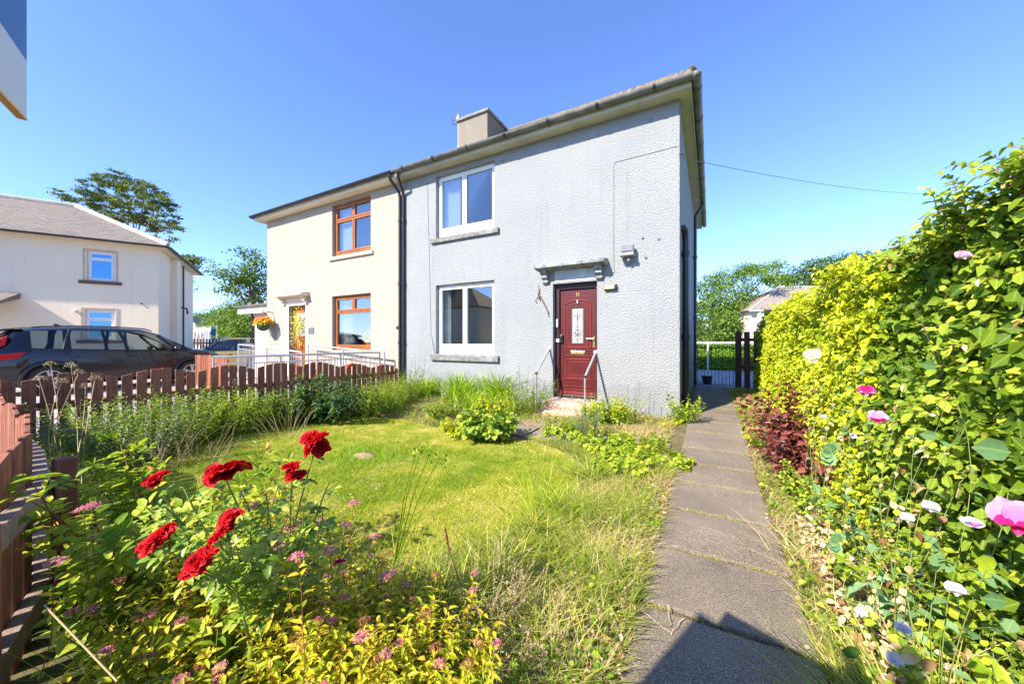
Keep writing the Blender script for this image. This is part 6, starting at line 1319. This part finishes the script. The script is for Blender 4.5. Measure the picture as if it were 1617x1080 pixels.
pl = bushy('broad_leaf_weed', (-.95, -5.85), 16, .55, .6, 12, .13, .02, LM['weed'], 'long-leaved dark green weed in the very bottom left corner', 'plant', rad=.1, ang=.7, droop=.4)
tuft((-1.25, -5.72), 260, .25, .55, .006, LM['wild'], 'tall grass clump in the bottom left corner by the fence', r=.14, lean=.3)
tuft((-1.75, -5.05), 380, .15, .42, .005, LM['wild'], 'grass clump behind the roses at the left lawn edge', r=.22, lean=.4)
tuft((-2.4, -5.2), 420, .2, .5, .005, LM['wild'], 'grass clump near the second fence post at the left lawn edge', r=.25, lean=.35)
pl = Plant('bamboo_cane', (-.88, -5.80), 'thin yellow cane leaning across the bottom left plants', 'cane'); q0 = at(70, 955, .95); q1 = at(185, 1075, .85); pl.stems(np.array([[q0 + (q1 - q0) * u for u in np.linspace(0, 1, 4)]]), .0022, .0022, LM['stemd'], 'cane', 6)

# ---------------- hedges on the right ----------------
def hedge(label, x0, x1, y0, y1, topf, n, lL, lW, mat, shoot=.25, per=9, lite=False, name='hedge', face=.0, stemm=None, core=True, facef=None, inner=None):
    pl = Plant(name, (x0 + .3, (y0 + y1) / 2, -.08), label, 'hedge' if name == 'hedge' else 'shrub')
    ns = n // per; ff = rnd(ns); Y = rnd(ns, y0, y1); top = topf(Y); hface = .70
    u = rnd(ns); Zf = -.05 + (top + .05) * u; fx = x0 + (facef(Y, u) if facef else 0) + .16 * vnoise(Y, Zf, 1.1, 37) + .22 * vnoise(Y, Zf, .5, 31) + .1 * vnoise(Y, Zf, .2, 33)
    isT = ff > hface; X = np.where(isT, fx + rnd(ns, 0, x1 - x0), fx + rnd(ns, 0, .18)); Z_ = np.where(isT, top - .2 * vnoise(X, Y, .8, 39) - .12 * vnoise(X, Y, .4, 35), Zf)
    B_ = np.stack([X, Y, Z_], 1) ; D = np.where(isT[:, None], np.array([-.25, -.1, 1.]), np.array([-1., -.25, .55])) + rng.normal(0, .45, (ns, 3)); B_ -= unit(D) * shoot * .5
    P = curves(B_, D, shoot * rnd(ns, .5, 1.25), 5, .35, .06); pl.stems(P, .0022, .001, stemm or LM['stemr']); Q, D2, N, t, i_ = on_curves(P, per, .1, 1., .95, 1.0)
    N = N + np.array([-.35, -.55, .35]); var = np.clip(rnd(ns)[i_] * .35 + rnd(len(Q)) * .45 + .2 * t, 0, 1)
    pl.leaves(Q, D2, N, lL * rnd(len(Q), .6, 1.15), lW * rnd(len(Q), .75, 1.15), mat, droop=.35, fold=.18, lite=lite, var=var, shape=1)
    dk = rng.choice(len(Q), len(Q) // 16, replace=False); pl.leaves(Q[dk] + [-.02, -.02, 0], D2[dk] + [0, 0, -.8], N[dk] + rng.normal(0, .5, (len(dk), 3)), lL * .7, lW * .5, LM['brown'] if not lite else LM['weed'], 'dead_leaves' if not lite else 'green_leaves', droop=.3)
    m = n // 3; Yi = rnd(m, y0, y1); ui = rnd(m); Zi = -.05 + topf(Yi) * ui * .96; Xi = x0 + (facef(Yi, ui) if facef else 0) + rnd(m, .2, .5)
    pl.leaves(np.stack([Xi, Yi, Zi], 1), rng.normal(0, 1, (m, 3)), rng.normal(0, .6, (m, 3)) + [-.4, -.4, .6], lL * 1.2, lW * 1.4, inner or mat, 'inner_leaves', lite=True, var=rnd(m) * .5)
    return pl
ytop = lambda y: 1.86 + .08 * np.sin(y * 2.1) + .05 * np.sin(y * 5.3)
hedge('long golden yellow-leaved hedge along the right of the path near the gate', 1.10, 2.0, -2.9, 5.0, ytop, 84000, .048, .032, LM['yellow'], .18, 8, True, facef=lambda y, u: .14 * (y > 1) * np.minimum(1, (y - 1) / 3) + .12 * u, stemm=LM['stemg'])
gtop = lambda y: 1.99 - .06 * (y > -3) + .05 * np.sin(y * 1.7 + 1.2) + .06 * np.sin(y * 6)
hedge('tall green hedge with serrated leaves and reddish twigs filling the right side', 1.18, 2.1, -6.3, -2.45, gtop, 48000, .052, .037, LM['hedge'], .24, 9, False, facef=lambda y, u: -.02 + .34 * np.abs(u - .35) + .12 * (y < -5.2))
q = MB(); q.box(1.72, 1.95, -6.3, 4.9, -.1, 1.7)
pl = bpy.data.objects['hedge']
tw = Plant('hedge_core', (1.8, -1.0, -.1), 'dark tangle of inner twigs deep inside the right-hand hedges', 'twigs'); tw.o['kind'] = 'stuff'
bpy.data.objects.remove(tw.o)
n = 900; Bq = np.stack([rnd(n, 1.75, 2.0), rnd(n, -6.3, 4.9), np.full(n, -.1)], 1); P = curves(Bq, rng.normal(0, .08, (n, 3)) + [0, 0, 1], 1.6 * rnd(n, .5, 1.05), 5, 0, .03); o = stems('inner_twigs', P - np.array(pl.location), .005, .002, LM['bark'], pl)
# wispy top shoots at the silhouette
pl = Plant('climber_shoots', (1.55, -4.3, 1.9), 'wispy reddish climbing shoots sticking out of the top of the green hedge', 'climber'); tipp = [(1484, 275, 2.2), (1500, 262, 2.15), (1510, 290, 2.2), (1556, 245, 1.8), (1415, 385, 2.9), (1430, 372, 2.8), (1590, 232, 1.65), (1404, 398, 3.0)]
T_ = np.array([at(*t_) for t_ in tipp]); B_ = T_ + np.array([.22, -.02, -.22]) + rng.normal(0, .04, T_.shape); P = B_[:, None] + (T_ - B_)[:, None] * np.linspace(0, 1, 6)[None, :, None]; P[:, :, 2] += np.sin(np.linspace(0, 3.1, 6)) * .04; pl.stems(P, .003, .0015, LM['stemr']); Q, D, N, t, i_ = on_curves(P, 12, .2, 1., .9, .8); pl.leaves(Q, D, N, .05 * rnd(len(Q), .6, 1.1), .032, LM['hedge'])
# purple-leaved shrub
pl = bushy('purple_shrub', (1.24, -1.6), 60, .92, .6, 18, .085, .062, LM['purple'], 'purple-red leaved shrub between the golden hedge and the green hedge', 'shrub', rad=.14, shape=1, droop=.35, stemm=LM['stemr'])
pl = bushy('purple_shrub', (1.27, -2.15), 36, .78, .8, 18, .085, .062, LM['purple'], 'lower purple-red leaved shrub nearest the path edge', 'shrub', rad=.12, shape=1, droop=.35, stemm=LM['stemr'])
pl = bushy('lime_plant', (1.05, -.9), 30, .35, 1.0, 16, .04, .03, LM['yellow'], 'low golden spill of leaves at the foot of the golden hedge', 'plant', rad=.2)
# lower right tangle: sweet pea, dead growth
TANG = [(.86, -2.6), (1.3, -2.6), (1.4, -6.2), (.92, -6.2)]
def tangle(label, n, h, lL, lW, mat, per=10, stemm=None, name='bramble', poly=TANG, kind=None, lean=(-.25, -.1)):
    P0 = gpts(n, poly); pl = Plant(name, (P0[:, 0].mean(), P0[:, 1].mean()), label, 'climber'); P = curves(P0, rng.normal(0, .45, (n, 3)) + [lean[0], lean[1], 1], h * rnd(n, .4, 1.1), 7, .45, .08); P[:, :, 0] = np.where(P[:, :, 0] < .95, .95 + (.95 - P[:, :, 0]) * .55, P[:, :, 0]); pl.stems(P, .0022, .0012, stemm or LM['stemg']); Q, D, N, t, i_ = on_curves(P, per, .15, 1., 1., .9); pl.leaves(Q, D, N + np.array([-.3, -.5, .3]), lL * rnd(len(Q), .5, 1.15), lW * rnd(len(Q), .7, 1.15), mat, shape=1); pl.P = P; return pl
tangle('leafy green tangle spilling from the foot of the green hedge', 240, .62, .036, .028, LM['hedge'], 14, poly=[(1.0, -2.3), (1.35, -2.3), (1.45, -6.2), (1.08, -6.2)])
tangle('bright green bramble tangle at the bottom right corner', 60, .8, .062, .05, LM['lime'], 11, name='bramble', poly=[(1.12, -4.0), (1.4, -4.0), (1.5, -6.0), (1.15, -6.0)])
pd = tangle('dead straw-brown sweet pea stems and papery leaves at the lower right', 220, .55, .036, .026, LM['brown'], 10, LM['stemd'], 'dead_climber', poly=[(.93, -3.2), (1.2, -3.2), (1.28, -5.6), (.95, -5.6)])
pe = tangle('blue-green sweet pea climbing through the right-hand hedge', 26, .95, .075, .045, LM['pea'], 8, LM['stemg'], 'sweet_pea', poly=[(1.1, -3.4), (1.2, -3.4), (1.25, -5.6), (1.15, -5.6)], lean=(.12, 0))
petals = lambda name, C, D, N, L_, W_, mat, parent, ruffle=.12, k=7: petal_grid(name, C, D, N, np.full(len(C), L_), np.full(len(C), W_), mat, parent, ruffle, k)
def peaflower(c, r, m1, m2, axis):
    ax = unit(np.array(axis, float)); u = unit(np.cross(ax, [0, 0, 1.])); v = np.cross(u, ax); c = np.array(c, float) - pe.b
    petals('flower', [c, c], [v + u * .45 + ax * .1, v - u * .45 + ax * .1], [ax, ax], r * 1.15, r * 1.35, m1, pe.o)
    petals('flower', [c + ax * r * .15] * 2, [v * .15 + u * .7 + ax * .5, v * .15 - u * .7 + ax * .5], [v + ax * .4, v + ax * .4], r * .8, r * .7, m2, pe.o, .06, 5)
    petals('flower', [c + ax * r * .1], [-v * .6 + ax * .7], [v], r * .5, r * .4, m2, pe.o, .03, 5)
def peaflower_old(c, r, m1, m2, axis):
    ax = unit(np.array(axis, float)); u = unit(np.cross(ax, [0, 0, 1.])); v = np.cross(u, ax); c = np.array(c); P = []; D = []; N = []
    for th in (-1.0, -.35, .35, 1.0): P.append(c); D.append(v * math.cos(th) + u * math.sin(th)); N.append(ax)
    leaves('flower', np.array(P) - pe.b, np.array(D), np.array(N) + rng.normal(0, .1, (4, 3)), r, r * 1.0, m1, pe.o, fold=.15, droop=.05, shape=1)
    D2 = [v * .5 + u * .5 + ax * .3, v * .5 - u * .5 + ax * .3, -v * .3 + ax * .6]; leaves('flower', np.tile(c + ax * r * .1, (3, 1)) - pe.b, np.array(D2), np.tile(ax, (3, 1)), r * .6, r * .5, m2, pe.o, fold=.3, shape=1)
P0 = np.stack([rnd(34, 1.0, 1.2), rnd(34, -5.6, -2.8), np.full(34, -.1)], 1); Pp = curves(P0, rng.normal(0, .3, (34, 3)) + [.08, .1, 1], rnd(34, .8, 1.7), 9, .22, .06); Pp[:, :, 0] = np.where(Pp[:, :, 0] < 1.02, 1.02 + (1.02 - Pp[:, :, 0]) * .4, Pp[:, :, 0]); pe.stems(Pp, .0018, .001, LM['stemg'], 'climbing_stems', 4)
Q, D, N, t, i_ = on_curves(Pp, 5, .3, 1, 1.1); pe.leaves(Q, D, N, .05 * rnd(len(Q), .6, 1.2), .02, LM['pea'], 'climbing_leaves')
Q, D, N, t, i_ = on_curves(Pp[:16], 6, .25, .8, 1.6, .2); pd.leaves(Q, D + [0, 0, -.8], N, .034 * rnd(len(Q), .6, 1.2), .024, LM['brown'], 'papery_leaves', shape=1)
av = np.array([-FW[0] - RT[0] * .5, -FW[1] - RT[1] * .5, .3])
for (x, y, Z, r_, a_, b_) in ((1368, 622, 1.45, .032, 'mag', 'lilac'), (1385, 664, 1.40, .036, 'lilac', 'mag'), (1602, 826, .82, .050, 'lilac', 'mag'), (1537, 832, .95, .026, 'blue', 'lilac'), (1520, 408, 1.5, .03, 'lilac', 'blue'), (1470, 805, 1.05, .022, 'blue', 'blue'), (1432, 820, 1.15, .02, 'blue', 'blue'), (1508, 935, .92, .022, 'blue', 'blue'), (1412, 1045, .9, .022, 'blue', 'blue'), (1345, 690, 1.6, .02, 'blue', 'blue'), (1425, 995, .95, .02, 'blue', 'blue'), (1360, 970, 1.0, .016, 'blue', 'blue'), (1465, 800, 1.1, .018, 'blue', 'blue'), (1300, 660, 1.9, .018, 'blue', 'blue')):
    peaflower(at(x, y, Z), r_, LM[a_], LM[b_], av + rng.normal(0, .25, 3))
pl = Plant('cream_rose', at(1285, 620, 2.6), 'single pale cream rose poking out of the golden hedge', 'rose'); c = at(1283, 561, 2.55); P = np.array([[pl.b + (c - pl.b) * u for u in np.linspace(0, 1, 5)]]); pl.stems(P, .003, .002, LM['stemg']); bloom(pl, c, .05, LM['cream'], av, 30); bloom(pl, c + [.03, .02, .02], .04, LM['cream'], av, 20)
# a few big maple-like and bindweed leaves in front
pl = Plant('broad_leaves', (1.0, -4.6), 'large mid green lobed leaves standing out in front of the right-hand hedge', 'plant')
for (x, y, Z, L_, m_) in ((1315, 715, 1.55, .095, 'pea'), (1325, 855, 1.35, .075, 'pea'), (1360, 1030, .95, .055, 'dark'), (1595, 715, .8, .09, 'pea'), (1480, 580, 1.2, .06, 'pea'), (1480, 690, 1.15, .06, 'pea'), (1590, 950, .78, .06, 'pea'), (1575, 890, .85, .06, 'lime'), (1480, 1050, .85, .05, 'brown'), (1450, 1040, .88, .05, 'brown')):
    c = at(x, y, Z); k = 5 if m_ == 'pea' and L_ > .07 and x < 1400 else 1; th = np.linspace(-1.2, 1.2, k) if k > 1 else np.array([0.])
    u = np.array([RT[0], RT[1], 0]); D = np.array([u * math.cos(t_ + 2.9) + np.array([0, 0, 1]) * math.sin(t_ + 2.9) for t_ in th]); pl.leaves(np.tile(c, (k, 1)), D, np.tile(av, (k, 1)), L_ * (.6 if k > 1 else 1), L_ * .55 * np.ones(k), LM[m_], 'leaf', shape=1, droop=.1)
# hanging basket, wreath, vase flowers
HB = Plant('hanging_basket', (-11.62, -.28, 1.72), 'hanging basket of yellow and red flowers on the cream wall left of the brown door', 'hanging basket')
q = MB(); q.sphere((0, 0, 0), .17, .17, .17, 16, 10); ob = q.build('basket', simple('green_basket', (.05, .08, .04), .9), HB.o, smooth=True)
q = MB(); q.tube([(0, .28, .42), (0, 0, .46), (0, -.08, .44)], .012, 6); q.tube([(0, .28, .12), (0, 0, .44)], .008, 6)
for a in (0, 2.1, 4.2): q.tube([(0, 0, .44), (.16 * math.cos(a), .16 * math.sin(a), .03)], .004, 4)
q.build('bracket', M['black'], HB.o)
n = 700; a = rnd(n, 0, 6.28); q_ = np.sqrt(rnd(n)) * .30; P = HB.b + np.stack([np.cos(a) * q_, np.sin(a) * q_ * .8, .06 + (1 - (q_ / .3) ** 2) * .15 + rng.normal(0, .03, n)], 1); HB.leaves(P[:250], rng.normal(0, 1, (250, 3)), rng.normal(0, .5, (250, 3)) + [0, -.5, 1], .06, .035, LM['weed'], lite=True)
for nm_, sl, mt_ in (('yellow_flowers', slice(250, 520), 'yellowp'), ('red_flowers', slice(520, 700), 'orangep')):
    Pq = P[sl]; HB.leaves(Pq + [0, 0, .03], rng.normal(0, 1, (len(Pq), 3)), rng.normal(0, .4, (len(Pq), 3)) + [0, -.8, .8], .055, .05, LM[mt_], nm_, lite=False, shape=1)
WRE = Plant('door_wreath', (-10.32, .04, 1.35), 'yellow and white flower wreath hanging on the brown front door', 'wreath'); n = 420; P = WRE.b + np.stack([rng.normal(0, .14, n), rnd(n, -.10, .02), rng.normal(.35, .26, n)], 1)
WRE.leaves(P[:160], rng.normal(0, 1, (160, 3)), rng.normal(0, .5, (160, 3)) + [0, -1, 0], .06, .02, LM['weed']); WRE.leaves(P[160:330], rng.normal(0, 1, (170, 3)), rng.normal(0, .5, (170, 3)) + [0, -1, 0], .045, .04, LM['yellowp'], 'yellow_flowers', shape=1); WRE.leaves(P[330:], rng.normal(0, 1, (90, 3)), rng.normal(0, .5, (90, 3)) + [0, -1, 0], .045, .04, LM['cream'], 'white_flowers', shape=1)
VF = Plant('yellow_bouquet', (-7.45, .17, 1.22), 'yellow flowers in the vase behind the lower brown-framed window', 'flowers'); n = 200; P = VF.b + rng.normal(0, 1, (n, 3)) * [.08, .02, .08] + [0, 0, .12]; VF.leaves(P, rng.normal(0, 1, (n, 3)), rng.normal(0, .5, (n, 3)) + [0, -1, 0], .05, .045, LM['yellowp'], 'flowers', shape=1)
